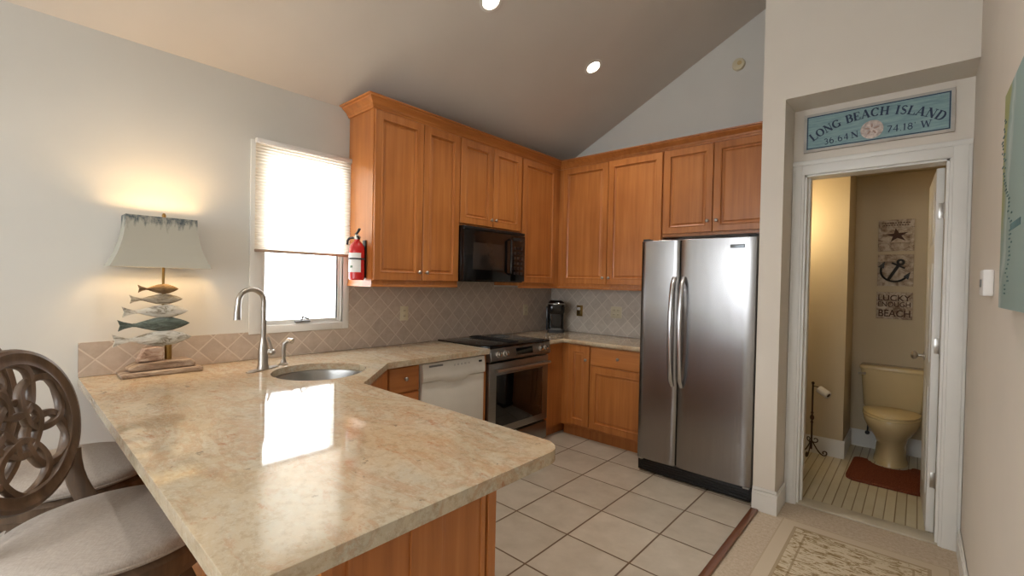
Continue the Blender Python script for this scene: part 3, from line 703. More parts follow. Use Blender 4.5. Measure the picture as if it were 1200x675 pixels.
b = MB(); b.box(0.637, 0.641, ry0+.085, ry1-.085, 0.275, 0.69, 0.002); b.build('oven_window', m_['glass_black'], od)
b = MB(); b.tube([(0.685, ry0+.04, 0.735), (0.685, ry1-.04, 0.735)], (0.012, 0.016), 14)
for y in (ry0+.07, ry1-.07): b.tube([(0.636, y, 0.735), (0.685, y, 0.735)], 0.009, 10)
b.build('handle', m_['nickel'], od)
b = MB(); b.box(0.601, 0.636, ry0+.004, ry1-.004, 0.045, 0.195, 0.005); b.build('warming_drawer', m_['steel_h'], root)
for (x, y) in ((.08, ry0+.05), (.08, ry1-.05), (.55, ry0+.05), (.55, ry1-.05)):
    b = MB(); b.lathe([(0.015, 0), (0.015, 0.031)], (x, y, 0), 12); b.build('foot', m_['blackmat'], root)

# ------------------------------------------------------------------ microwave
root = thing('microwave', (0.2, -1.32, 1.43), 'black over-the-range microwave mounted between the wall cabinets', 'microwave')
my0, my1, mz0, mz1 = -1.698, -0.944, 1.430, 1.8815
b = MB(); b.box(0.012, 0.375, my0, my1, mz0, mz1, 0.004); b.build('microwave_body', m_['black'], root)
b = MB(); b.box(0.377, 0.402, my0, -1.135, mz0+.01, mz1-.03, 0.005); dr = b.build('door', m_['black'], root)
b = MB(); b.box(0.4015, 0.404, my0+.10, -1.235, mz0+.10, mz1-.13, 0.001); b.build('door_window', plain('dark_mesh_window', (44, 38, 34), 0.2), dr)
b = MB(); b.tube([(0.402, -1.158, 1.50), (0.424, -1.158, 1.51), (0.424, -1.158, 1.80), (0.402, -1.158, 1.81)], 0.009, 10); b.build('handle', m_['black'], dr)
b = MB(); b.box(0.377, 0.400, -1.132, my1, mz0+.01, mz1-.03, 0.004); cp = b.build('control_panel', m_['black'], root)
b = MB(); b.box(0.3995, 0.402, -1.11, -0.97, 1.80, 1.83, 0.001); b.build('display', plain('display_glass', (40, 44, 46), 0.1), cp)
b = MB()
for i in range(6):
    for j in range(3): b.box(0.3995, 0.4008, -1.10+j*.045, -1.07+j*.045, 1.50+i*.045, 1.525+i*.045, 0.0005)
b.build('keypad', plain('keypad_grey', (34, 34, 36), 0.3), cp)
b = MB(); b.box(0.377, 0.396, my0, my1, mz1-.027, mz1-.001, 0.003)
for k in range(30): b.box(0.395, 0.398, my0+.02+k*.024, my0+.034+k*.024, mz1-.022, mz1-.008)
b.build('vent_grille', m_['blackmat'], root)

# ------------------------------------------------------------------ refrigerator
root = thing('refrigerator', (1.915, -0.5, 0), 'side-by-side stainless steel refrigerator with two long curved handles', 'refrigerator')
fx0, fx1, fm, ff = 1.512, 2.318, 1.812, -0.880
b = MB(); b.box(fx0+.004, fx1-.004, -0.80, -0.06, 0.02, 1.755, 0.004); b.build('refrigerator_body', m_['blackmat'], root)
def fdoor(x0, x1):
    b = MB(); rows = []; n = 14
    for i in range(n+1):
        t = i/n; x = x0+(x1-x0)*t; yy = ff+0.012*(2*t-1)**2*0.5+ (0.012 if i in (0, n) else 0)
        rows.append((x, yy))
    poly = rows+[(x1, -0.806), (x0, -0.806)]
    b.prism(poly, 0.108, 1.766, 'z'); return b
for (x0, x1, lab) in ((fx0, fm-.003, 'left'), (fm+.003, fx1, 'right')):
    d = fdoor(x0, x1).build('door', m_['steel'], root, bevel=0.004, smooth=30)
    hx = fm-0.034 if lab == 'left' else fm+0.034
    b = MB(); pts = []
    for i in range(17):
        t = i/16; pts.append((hx, ff-0.012-0.055*max(0, math.sin(PI*t))**0.6 if 0 < i < 16 else ff+.002, 0.70+0.79*t))
    b.tube(pts, (0.013, 0.017), 14); b.build('handle', m_['handle_steel'], d)
    if lab == 'right':
        b = MB(); b.box(2.155, 2.245, ff-0.0045, ff+.006, 1.693, 1.716, 0.001); bd = b.build('badge', plain('badge_grey', (120, 126, 130), 0.3, 0.8), d)
b = MB(); b.box(fx0+.004, fx1-.004, -0.855, -0.80, 0.012, 0.100, 0.004)
for k in range(4): b.box(fx0+.02, fx1-.02, -0.862, -0.853, 0.022+k*.018, 0.033+k*.018, 0.002)
b.build('base_grille', m_['blackmat'], root)
for x in (fx0+.03, fx1-.03):
    b = MB(); b.box(x-.02, x+.02, -0.875, -0.84, 0.098, 0.106, 0.002); b.build('hinge', m_['nickel'], root)
    b = MB(); b.box(x-.025, x+.025, -0.86, -0.78, 1.7665, 1.782, 0.004); b.build('hinge_cover', m_['blackmat'], root)

# ------------------------------------------------------------------ coffee maker
root = thing('coffee_maker', (0.235, -0.215, CT1), 'black single-serve coffee maker in the back corner of the counter', 'coffee maker', rz=math.radians(38))
def rrect(w_, d_, z, r=0.03, cx=0, cy=0, n=6):
    p = []
    for (sx, sy, a0) in ((1, 1, 0), (-1, 1, 90), (-1, -1, 180), (1, -1, 270)):
        for i in range(n+1):
            a = math.radians(a0+90*i/n); p.append((cx+sx*(w_/2-r)+r*math.cos(a), cy+sy*(d_/2-r)+r*math.sin(a), z))
    return p
b = MB(); b.loft([rrect(.17, .25, .001), rrect(.17, .25, .025), rrect(.165, .245, .03)]); b.build('base', m_['blackmat'], root, world=False)
b = MB(); b.loft([rrect(.165, .13, .03, .03, 0, .055), rrect(.165, .13, .26, .03, 0, .055)]); b.build('tower', m_['black'], root, world=False)
b = MB(); b.loft([rrect(.155, .15, .195, .04, 0, -.03), rrect(.175, .22, .215, .05, 0, 0), rrect(.18, .235, .27, .05, 0, 0), rrect(.165, .22, .315, .05, 0, .005), rrect(.12, .17, .335, .04, 0, .01)]); b.build('brew_head', m_['black'], root, world=False, smooth=50)
b = MB(); pts = [(0.078*math.cos(a), -0.05+ -0.078*math.sin(a), 0.30) for a in [PI*i/14 for i in range(15)]]; b.tube(pts, (0.008, 0.011), 10); b.build('lid_handle', m_['nickel'], root, world=False)
b = MB(); b.box(-.105, -.086, -.04, .115, .02, .27, .008); b.build('water_tank', plain('smoky_tank', (40, 44, 52), 0.1), root, world=False)
b = MB(); b.box(-.055, .055, -.118, -.015, .0305, .040, .003); b.build('drip_tray', m_['grey'], root, world=False)

# ------------------------------------------------------------------ outlets, plates, detector
def outlet(label, side, u, z, w_=0.075, mat='almond', cat='outlet', group=None, gang=1, plug=False):
    root = thing('electrical_outlet', WP(side, u, 0.009, z-.058), label, cat, group)
    b = MB(); wbox(b, side, u-w_/2, u+w_/2, 0.0092, 0.014, z-.058, z+.058, 0.0015); b.build('cover_plate', m_[mat], root)
    for gg in range(gang):
        uu = u+(gg-(gang-1)/2)*0.046
        for zz in (z-.022, z+.022):
            b = MB(); wbox(b, side, uu-.017, uu+.017, 0.0138, 0.0160, zz-.015, zz+.015, 0.001)
            s_ = b.build('socket', m_[mat], root)
            b = MB(); wbox(b, side, uu-.008, uu-.005, 0.0159, 0.0164, zz-.006, zz+.006); wbox(b, side, uu+.005, uu+.008, 0.0159, 0.0164, zz-.006, zz+.006); b.build('slot', m_['blackmat'], s_)
    return root
outlet('almond outlet on the tile backsplash between the window and the range', 'W', -1.98, 1.163)
outlet('almond outlet on the left backsplash close to the back corner', 'W', -0.455, 1.143)
r_ = outlet('aged brass outlet with a white plug, right of the coffee maker', 'N', 0.398, 1.141, mat='brass')
b = MB(); b.box(0.383, 0.413, -0.045, -0.017, 1.148, 1.178, 0.006); b.build('plug', m_['paper'], r_)
outlet('wide almond double outlet on the back backsplash beside the refrigerator', 'N', 0.835, 1.148, 0.12, gang=2)
root = thing('smoke_detector', (1.928, 0, 3.31), 'round almond detector high on the gable wall above the cabinets', 'detector')
b = MB(); b.lathe([(0.052, -0.0005), (0.052, -0.012), (0.047, -0.024), (0.03, -0.028), (0.0, -0.028)], (1.928, 0, 3.31), 32, 'y'); b.build('housing', m_['almond'], root)
b = MB(); b.lathe([(0.018, -0.027), (0.018, -0.031), (0, -0.032)], (1.94, 0, 3.315), 20, 'y'); b.build('test_button', m_['bisque'], root)
root = thing('wall_control', (XR, -1.70, 1.43), 'small white plastic control box on the right wall beside the doorway', 'switch')
b = MB(); b.box(XR-.030, XR-.0005, -1.76, -1.64, 1.418, 1.515, 0.006); b.build('cover', m_['paper'], root)
b = MB(); b.box(XR-.033, XR-.029, -1.72, -1.68, 1.45, 1.48, 0.002); b.build('button', m_['grey'], root)

# ------------------------------------------------------------------ recessed downlights
nrmC = Vector((0.4472, 0, -0.8944))   # room-side normal of the sloped ceiling
def downlight(x, y, label, vis=True):
    c = Vector((x, y, cz(x)))
    root = thing('recessed_downlight', c, label, 'ceiling light', 'recessed ceiling lights')
    e1 = Vector((0, 1, 0)); e2 = nrmC.cross(e1)
    def ring(r, t): return [c+nrmC*t+(e1*math.cos(2*PI*k/32)+e2*math.sin(2*PI*k/32))*r for k in range(32)]
    b = MB(); b.loft([ring(0.075, 0.0005), ring(0.075, 0.005), ring(0.056, 0.007), ring(0.054, 0.0012)], closed=True); b.build('trim_ring', m_['trim'], root)
    b = MB(); b.loft([ring(0.053, 0.0008), ring(0.050, 0.004), ring(0.03, 0.007)]); b.build('lamp_face', m_['can_glow'], root)
    l = bpy.data.lights.new('downlight_beam', 'SPOT'); l.energy = 42; l.spot_size = math.radians(125); l.spot_blend = 0.9; l.shadow_soft_size = 0.05; l.color = (1.0, 0.93, 0.84)
    lo = bpy.data.objects.new('downlight_beam', l); C.objects.link(lo); lo.parent = root; lo.location = nrmC*0.03
downlight(1.07, -2.12, 'round recessed ceiling light at the top edge of the photo')
downlight(1.09, -0.95, 'round recessed ceiling light above the microwave corner')
downlight(1.08, -3.6, 'unseen round recessed ceiling light added over the peninsula')  # unseen ceiling lights from here on, added to brighten kitchen and hall
downlight(2.45, -2.7, 'unseen round recessed ceiling light added over the strip between tile and hall floor')
downlight(2.45, -4.6, 'unseen round recessed ceiling light added in the living area')
downlight(1.08, -5.4, 'unseen round recessed ceiling light added behind the stools')

# ------------------------------------------------------------------ fire extinguisher
ex_, ey_ = 0.245, -2.536
root = thing('fire_extinguisher', (ex_, ey_, 1.425), 'small red fire extinguisher hanging on the side of the wall cabinet by the window', 'fire extinguisher')
b = MB(); b.lathe([(0.0, 1.425), (0.044, 1.425), (0.051, 1.434), (0.051, 1.625), (0.047, 1.652), (0.034, 1.676), (0.018, 1.692), (0.018, 1.702)], (ex_, ey_, 0), 32); b.build('cylinder', m_['red'], root)
def arcband(r0, r1, z0, z1, a0, a1, n=14):
    b = MB(); rings = []
    for i in range(n+1):
        a = math.radians(a0+(a1-a0)*i/n); c_, s_ = math.cos(a), math.sin(a)
        rings.append([(ex_+r0*c_, ey_+r0*s_, z0), (ex_+r1*c_, ey_+r1*s_, z0), (ex_+r1*c_, ey_+r1*s_, z1), (ex_+r0*c_, ey_+r0*s_, z1)])
    b.loft(rings); return b
arcband(0.0505, 0.0518, 1.478, 1.608, -118, 2).build('instruction_label', m_['paper'], root)
arcband(0.0518, 0.0526, 1.508, 1.522, -80, -60, 6).build('label_mark', plain('green_ink', (90, 130, 100), 0.6), root)
arcband(0.0505, 0.0545, 1.564, 1.574, -180, 179, 40).build('strap', m_['blackmat'], root)
b = MB(); b.lathe([(0.015, 1.70), (0.015, 1.725), (0.011, 1.735), (0.006, 1.74)], (ex_, ey_, 0), 16); b.tube([(ex_-.02, ey_-.01, 1.715), (ex_+.02, ey_+.01, 1.715)], .009, 10); b.build('valve', m_['nickel'], root)
b = MB(); b.tube([(ex_-.02, ey_, 1.738), (ex_+.025, ey_-.01, 1.748), (ex_+.065, ey_-.02, 1.768)], (0.005, 0.010), 8); b.tube([(ex_, ey_, 1.728), (ex_+.04, ey_-.015, 1.715), (ex_+.065, ey_-.022, 1.70)], (0.004, 0.009), 8); b.build('lever', m_['blackmat'], root)
b = MB(); b.tube([(ex_-.012, ey_-.006, 1.715), (ex_-.045, ey_-.03, 1.71), (ex_-.056, ey_-.038, 1.695), (ex_-.058, ey_-.04, 1.665)], 0.008, 10); b.build('nozzle', m_['blackmat'], root)
b = MB(); b.lathe([(0.014, 0), (0.014, 0.006), (0, 0.007)], (ex_+.012, ey_-.006, 1.716), 16, 'x'); b.build('gauge', m_['paper'], root)
b = MB(); b.box(ex_-.02, ex_+.02, -2.4835, -2.4745, 1.44, 1.70, 0.001); b.build('bracket', m_['blackmat'], root)

# ------------------------------------------------------------------ fish lamp
root = thing('fish_lamp', (0.20, -3.59, CT1), 'table lamp of five stacked wooden fish under a rectangular painted shade', 'table lamp')
b = MB()
b.prism([(-3.765, .915), (-3.425, .915), (-3.42, .935), (-3.44, .942), (-3.755, .938), (-3.77, .930)], 0.125, 0.275, 'x'); b.build('plinth', m_['drift'], root, bevel=0.006)
b = MB(); b.prism([(-3.735, .9425), (-3.455, .9425), (-3.452, .965), (-3.475, .985), (-3.60, .984), (-3.70, .978), (-3.74, .958)], 0.145, 0.255, 'x'); b.build('driftwood_block', m_['drift'], root, bevel=0.008)
b = MB(); b.prism([(-3.70, .986), (-3.595, .986), (-3.593, 1.052), (-3.62, 1.060), (-3.67, 1.052)], 0.165, 0.235, 'x'); b.build('driftwood_chunk', weathered('pinkish_driftwood', (124, 98, 80), (166, 136, 116), (196, 178, 160)), root, bevel=0.006)
b = MB(); b.lathe([(0.016, .9855), (0.016, 1.062)], (0.20, -3.565, 0), 16); b.build('brass_collar', m_['brass'], root)
b = MB(); b.tube([(0.20, -3.59, 1.06), (0.20, -3.59, 1.735)], 0.006, 10); b.build('lamp_rod', m_['brass'], root)
fish = [(-3.695, -3.523, 1.359, 0.024, 'fish_brown', 'brown fish'), (-3.728, -3.505, 1.305, 0.0255, 'fish_mixed', 'worn grey fish'), (-3.757, -3.477, 1.241, 0.032, 'fish_white', 'white fish'), (-3.774, -3.472, 1.173, 0.034, 'fish_teal', 'dark teal fish'), (-3.794, -3.463, 1.098, 0.038, 'fish_white', 'large white fish')]
for (ya, yb, zc_, h, mt_, lb) in fish:
    L = yb-ya; h *= 1.12; b = MB(); rings = []
    prof = [(0.16, .22, .26), (0.24, .25, .32), (0.34, .52, .55), (0.48, .85, .85), (0.62, 1.0, 1.0), (0.75, .90, .9), (0.87, .58, .65), (0.95, .30, .4), (1.0, .05, .1)]
    for t, hz, wx_ in prof:
        rings.append([(0.20+0.018*wx_*math.cos(a), ya+L*t, zc_+h*hz*math.sin(a)) for a in [2*PI*k/16 for k in range(16)]])
    b.loft(rings)
    tail = [(ya+L*.19, zc_+h*.22), (ya+L*.08, zc_+h*.48), (ya-.0, zc_+h*.78), (ya+L*.035, zc_), (ya+L*.01, zc_-h*.72), (ya+L*.09, zc_-h*.42), (ya+L*.19, zc_-h*.22)]
    b.prism(tail, 0.193, 0.207, 'x')
    o = b.build('fish', m_[mt_], root, smooth=50); o['label'] = lb
# shade
b = MB(); sh = []
def rect(yc, hw, xc, hd, z): return [(xc-hd, yc-hw, z), (xc+hd, yc-hw, z), (xc+hd, yc+hw, z), (xc-hd, yc+hw, z)]
zs = [1.4705+(1.731-1.4705)*i/8 for i in range(9)]
out = []
for z in zs:
    t = (z-1.4705)/0.2605; f = max(0.0, 1-t)**2.3
    out.append(rect(-3.604, 0.150+0.063*f, 0.197, 0.062+0.033*f, z))
b.loft(out, cap=False)
inn = [[(0.197+(x-0.197)*0.985, -3.604+(y+3.604)*0.99, z) for x, y, z in r] for r in out]
b.loft(inn, cap=False)
sh_o = b.build('lamp_shade', m_['shade'], root, smooth=0)
sd_ = sh_o.modifiers.new('solid', 'SOLIDIFY') if False else None
b = MB(); b.tube([(0.14, -3.604, 1.70), (0.255, -3.604, 1.70)], 0.003, 8); b.tube([(0.197, -3.74, 1.70), (0.197, -3.46, 1.70)], 0.003, 8); b.lathe([(0.0, 1.733), (0.008, 1.735), (0.010, 1.745), (0.005, 1.757), (0, 1.758)], (0.20, -3.59, 0), 12); b.build('harp', m_['brass'], root)
for y in (-3.66, -3.52):
    b = MB(); b.ball((0.197, y, 1.65), (0.026, 0.026, 0.032), 16); b.build('bulb', m_['bulb'], root)
    b = MB(); b.lathe([(0.014, 1.595), (0.014, 1.622)], (0.197, y, 0), 14); b.tube([(0.197, y, 1.60), (0.20, -3.59, 1.595)], .005, 8); b.build('bulb_socket', m_['brass'], root)
    l = bpy.data.lights.new('bulb_light', 'POINT'); l.energy = 18; l.color = (1.0, 0.66, 0.33); l.shadow_soft_size = 0.034
    lo = bpy.data.objects.new('bulb_light', l); C.objects.link(lo); lo.parent = root; lo.location = (0.197-.20, y+3.59, 1.65-CT1)

root.location.x -= 0.07; root.location.y += 0.010
# ------------------------------------------------------------------ counter stools (local frame: faces +y, floor at z=0)
def make_stool(label):
    root = thing('counter_stool', (0, 0, 0), label, 'stool', 'counter stools along the peninsula')
    R0 = 0.275
    b = MB(); b.lathe([(0.0, .667), (R0-.03, .667), (R0-.004, .669), (R0-.003, .676), (R0-.002, .684), (R0-.010, .696), (R0-.04, .706), (R0-.13, .713), (0.0, .715)], n=64, sy=0.97); b.build('seat', m_['linen'], root, world=False, smooth=60)
    b = MB(); b.tube([((R0-.003)*math.cos(2*PI*k/64), (R0-.003)*.97*math.sin(2*PI*k/64), .677) for k in range(64)], .004, 8, closed=True); b.build('piping', m_['linen'], root, world=False)
    b = MB(); b.lathe([(0.0, .575), (R0-.04, .575), (R0-.02, .583), (R0-.014, .608), (R0+.002, .616), (R0+.004, .652), (R0-.008, .666), (0, .666)], n=64, sy=0.97); b.build('seat_frame', m_['stool'], root, world=False, smooth=40)
    # swivel plate and legs
    b = MB(); b.lathe([(0.0, .53), (.12, .53), (.13, .54), (.13, .56), (.05, .574), (0, .5745)], n=32); b.build('swivel_plate', m_['stool'], root, world=False)
    for sx in (-1, 1):
        for sy in (-1, 1):
            b = MB(); b.tube([(sx*.10, sy*.10, .545), (sx*.135, sy*.135, .42), (sx*.15, sy*.15, .22), (sx*.17, sy*.17, .0)], [.026, .024, .02, .016], 4); b.build('leg', m_['stool'], root, world=False)
    b = MB(); b.tube([(.215*math.cos(2*PI*k/48), .215*math.sin(2*PI*k/48), .20) for k in range(48)], (.011, .014), 10, closed=True); b.build('foot_ring', m_['stool'], root, world=False)
    # ring back
    cy_, cz_ = -0.250, 0.980; Rb = 0.208; tilt = math.radians(9)
    def P(u, v, n=0.0):   # u across, v up in the plane of the back, n outwards
        return Vector((u, cy_-v*math.sin(tilt)+n*math.cos(tilt), cz_+v*math.cos(tilt)+n*math.sin(tilt)))
    # outer ring: moulded profile
    b = MB(); rings = []; N = 72
    prof = [(-.026, -.010), (-.022, -.016), (.010, -.019), (.020, -.016), (.024, -.006), (.024, .006), (.020, .016), (.010, .019), (-.006, .012), (-.022, .016), (-.026, .010)]
    for k in range(N):
        a = 2*PI*k/N; rings.append([P((Rb+r)*math.cos(a), (Rb+r)*math.sin(a), n_) for r, n_ in prof])
    b.loft(rings, closed=True); b.build('back_ring', m_['stool'], root, world=False, smooth=40)
    # interlaced circles
    b = MB(); rc = 0.077; dc = 0.113
    for q in range(7):
        a0 = PI/6+q*PI/3; cu, cv = (dc*math.cos(a0), dc*math.sin(a0)) if q < 6 else (0.0, 0.0); rings = []
        for k in range(48):
            a = 2*PI*k/48; wv = 0.005*math.sin(3*a+q)
            rings.append([P(cu+(rc+r)*math.cos(a), cv+(rc+r)*math.sin(a), n_+wv) for r, n_ in ((-.011, -.006), (-.008, -.010), (.008, -.010), (.011, -.006), (.011, .006), (.008, .010), (-.008, .010), (-.011, .006))])
        b.loft(rings, closed=True)
    b.build('interlaced_rings', m_['stool'], root, world=False, smooth=40)
    # curved stiles joining the ring to the seat frame
    for sx in (-1, 1):
        b = MB(); pts = []
        for t in [i/8 for i in range(9)]:
            a = math.radians(-38-10*t)
            u = sx*(0.188-0.006*math.sin(PI*t)+0.045*t*t); y = -0.232+0.115*t*t; z = 0.86-0.30*t
            pts.append(((u, y, z), (0.016, 0.026+0.012*t)))
        b.tube([p for p, _ in pts], [r for _, r in pts], 12); b.build('stile', m_['stool'], root, world=False, smooth=50)
    return root
s1 = make_stool('swivel stool with round linen seat and interlaced ring back, nearest the camera')
s1.location = (1.34, -3.918, 0); s1.rotation_euler = (0, 0, math.radians(234-270))
s2 = copy_tree(s1); s2['label'] = 'farther swivel stool, next to the left wall, mostly hidden behind the nearer stool'
s2.location = (0.70, -3.975, 0); s2.rotation_euler = (0, 0, math.radians(248-270))

# ------------------------------------------------------------------ hall rug
root = MB(); root.box(2.515, 3.265, -2.21, -0.91, 0.0005, 0.008, 0.002)
def shift(mb, c): mb.xform(Matrix.Translation(-Vector(c))); return mb
o = shift(root, (2.89, -1.56, 0)).build('hall_rug', m_['rug']); o.location = (2.89, -1.56, 0); tag(o, 'faded beige and brown patterned rug in front of the bathroom doorway', 'rug')

# ------------------------------------------------------------------ long beach island sign
sx0, sx1, sz0, sz1 = 2.523, 3.236, 2.318, 2.562
root = thing('wooden_sign', ((sx0+sx1)/2, D2, sz0), 'aqua wooden Long Beach Island sign above the bathroom doorway', 'sign')
root.location = ((sx0+sx1)/2, D2, sz0); 
b = MB(); b.box(sx0, sx1, D2-0.020, D2-0.001, sz0, sz1, 0.002); b.build('board', plain('whitewashed_edge', (186, 180, 172), 0.7, 0, 0.05, 12), root)
b = MB(); b.box(sx0+.016, sx1-.016, D2-0.0215, D2-.0195, sz0+.016, sz1-.016); b.build('painted_field', m_['sign'], root)
b = MB(); e = 0.018; t = 0.0055
for a in ((sx0+e, sx1-e, sz0+e, sz0+e+t), (sx0+e, sx1-e, sz1-e-t, sz1-e), (sx0+e, sx0+e+t, sz0+e, sz1-e), (sx1-e-t, sx1-e, sz0+e, sz1-e)): b.box(a[0], a[1], D2-0.0228, D2-.0212, a[2], a[3])
b.build('border_line', m_['navy'], root, smooth=0)
# serif capitals drawn as strokes: (x0,z0,x1,z1,width)
T, t_ = 0.20, 0.075
def arcst(cx, cz_, rx, rz, a0, a1, n=12, thick=lambda a: 0.12):
    s_ = []; 
    for i in range(n):
        a, c_ = math.radians(a0+(a1-a0)*i/n), math.radians(a0+(a1-a0)*(i+1)/n)
        s_.append((cx+rx*math.cos(a), cz_+rz*math.sin(a), cx+rx*math.cos(c_), cz_+rz*math.sin(c_), thick((a+c_)/2)))
    return s_
th = lambda a: t_+(T-t_)*abs(math.cos(a))
ser = lambda x, z, w_=0.34: [(x-w_/2, z, x+w_/2, z, 0.06)]
GL = {
 'L': (0.78, [(.2, 0, .2, 1, T), (.2, .03, .72, .03, t_), (.72, 0, .76, .26, .07)]+ser(.2, .97)+ser(.2, .03)),
 'O': (0.92, arcst(.46, .5, .38, .46, 0, 360, 24, th)),
 'N': (0.98, [(.18, 0, .18, 1, t_), (.82, 0, .82, 1, t_), (.16, .97, .82, .03, T)]+ser(.16, .97, .28)+ser(.18, .03, .3)+ser(.82, .97, .3)),
 'G': (0.92, arcst(.46, .5, .38, .46, 40, 330, 20, th)+[(.78, .05, .78, .42, T*.8)]+ser(.76, .44, .34)),
 'B': (0.80, [(.2, 0, .2, 1, T), (.2, .97, .42, .97, t_), (.2, .53, .44, .53, t_), (.2, .03, .42, .03, t_)]+arcst(.42, .75, .24, .22, -90, 90, 10, th)+arcst(.44, .28, .27, .25, -90, 90, 10, th)+ser(.16, .97, .2)+ser(.16, .03, .2)),
 'E': (0.78, [(.2, 0, .2, 1, T), (.2, .97, .68, .97, t_), (.2, .5, .52, .5, t_), (.2, .03, .7, .03, t_), (.68, .97, .7, .76, .07), (.7, .03, .73, .25, .07), (.52, .4, .52, .6, .06)]+ser(.18, .97, .26)+ser(.18, .03, .26)),
 'A': (0.98, [(.12, 0, .47, 1, t_), (.47, 1, .82, 0, T), (.25, .33, .7, .33, .07)]+ser(.12, .03, .28)+ser(.84, .03, .34)),
 'C': (0.88, arcst(.47, .5, .38, .46, 42, 318, 20, th)+[(.76, .97, .76, .7, .06)]),
 'H': (0.98, [(.2, 0, .2, 1, T), (.78, 0, .78, 1, T), (.2, .5, .78, .5, .07)]+ser(.2, .97)+ser(.2, .03)+ser(.78, .97)+ser(.78, .03)),
 'I': (0.46, [(.23, 0, .23, 1, T)]+ser(.23, .97)+ser(.23, .03)),
 'S': (0.70, arcst(.36, .74, .24, .22, 30, 230, 10, lambda a: .11)+[(.19, .60, .52, .42, T)]+arcst(.34, .26, .25, .22, 40, -150, 10, lambda a: .11)),
 'D': (0.92, [(.2, 0, .2, 1, T), (.2, .97, .45, .97, t_), (.2, .03, .45, .03, t_)]+arcst(.44, .5, .36, .47, -90, 90, 14, th)+ser(.16, .97, .2)+ser(.16, .03, .2)),
 'W': (1.3, [(.1, 1, .38, 0, T*.8), (.38, 0, .62, .95, t_), (.6, .95, .88, 0, T*.8), (.88, 0, 1.12, 1, t_)]+ser(.12, .97, .3)+ser(1.12, .97, .28)),
 '3': (0.66, arcst(.32, .72, .2, .22, 150, -80, 9, lambda a: .12)+arcst(.32, .27, .24, .25, 90, -140, 10, lambda a: .13)),
 '6': (0.70, arcst(.35, .3, .24, .28, 0, 360, 14, lambda a: .13)+arcst(.5, .42, .4, .52, 110, 190, 8, lambda a: .11)),
 '4': (0.72, [(.5, 0, .5, 1, .15), (.5, 1, .1, .32, .07), (.08, .3, .68, .3, .09)]),
 '7': (0.66, [(.08, .95, .6, .95, .12), (.6, .95, .25, 0, .13)]),
 '1': (0.44, [(.22, 0, .22, 1, .15), (.22, 1, .08, .85, .07)]+ser(.22, .03, .3)),
 '8': (0.68, arcst(.34, .74, .2, .2, 0, 360, 14, lambda a: .11)+arcst(.34, .27, .25, .25, 0, 360, 14, lambda a: .12)),
 '.': (0.3, [(.12, .05, .2, .05, .14)]), "'": (0.25, [(.12, 1.0, .12, .8, .08)]), ' ': (0.5, []),
}
def letter(b, ch, o, ang, h, y, wd=1.0, depth=0.0014):
    ca, sa = math.cos(ang), math.sin(ang)
    for (x0, z0, x1, z1, w_) in GL[ch][1]:
        p, q = Vector((x0*h*wd, z0*h)), Vector((x1*h*wd, z1*h)); d = q-p
        if d.length < 1e-6: continue
        d.normalize(); nn_ = Vector((-d.y, d.x))*w_*h*.5; e_ = d*0.012*h
        quad = [p-e_+nn_, p-e_-nn_, q+e_-nn_, q+e_+nn_]
        pts2 = [(o[0]+v.x*ca-v.y*sa, o[1]+v.x*sa+v.y*ca) for v in quad]
        b.loft([[(u, y, z) for u, z in pts2], [(u, y-depth, z) for u, z in pts2]])
def text_on_arc(b, s_, c, r, mid, h, y, wd=1.0, track=0.08):
    tot = sum((GL[ch][0]*wd+track)*h for ch in s_)
    a = mid+tot/2/r
    for ch in s_:
        w_ = (GL[ch][0]*wd+track)*h; am = a-w_/2/r
        bx_, bz_ = c[0]+r*math.cos(am), c[1]+r*math.sin(am); ang = am-PI/2
        ox = bx_-math.cos(ang)*w_/2; oz = bz_-math.sin(ang)*w_/2
        letter(b, ch, (ox, oz), ang, h, y, wd); a -= w_/r
def text_line(b, s_, x, z, h, y, ang=0, wd=1.0, track=0.08):
    for ch in s_:
        letter(b, ch, (x, z), ang, h, y, wd); w_ = (GL[ch][0]*wd+track)*h; x += w_*math.cos(ang); z += w_*math.sin(ang)
mx_ = (sx0+sx1)/2; yS = D2-0.0214
RA, hA = 0.54, 0.050
def arcw(s_): return sum((GL[ch][0]*.90+.03)*hA for ch in s_)/RA
tot_ = arcw('LONG BEACH ISLAND')
for pre, word in (('', 'LONG'), ('LONG ', 'BEACH'), ('LONG BEACH ', 'ISLAND')):
    mid = PI/2+tot_/2-arcw(pre)-arcw(word)/2
    b = MB(); text_on_arc(b, word, (mx_, sz1-.084-RA), RA, mid, hA, yS, 0.90, 0.03); b.build('word', m_['navy'], root, smooth=0)
b = MB(); text_line(b, '36.64', mx_-0.245, sz0+.034, 0.038, yS, 0.10, 1.0); b.build('number', m_['navy'], root, smooth=0)
b = MB(); text_line(b, 'N', mx_-0.105, sz0+.048, 0.038, yS, 0.10, 1.0); b.build('letter', m_['navy'], root, smooth=0)
b = MB(); text_line(b, "74.18'", mx_+0.064, sz0+.050, 0.038, yS, -0.02, 1.0); b.build('number', m_['navy'], root, smooth=0)
b = MB(); text_line(b, 'W', mx_+0.215, sz0+.047, 0.038, yS, -0.02, 1.0); b.build('letter', m_['navy'], root, smooth=0)
b = MB(); b.lathe([(0.0, -0.0205), (0.054, -0.0205), (0.055, -0.0235), (0.046, -0.028), (0.012, -0.030), (0, -0.030)], (mx_-.005, D2, sz0+.083), 40, 'y'); sdl = b.build('sand_dollar', plain('shell_pink', (200, 186, 178), 0.8, 0, 0.1, 60), root)
b = MB()
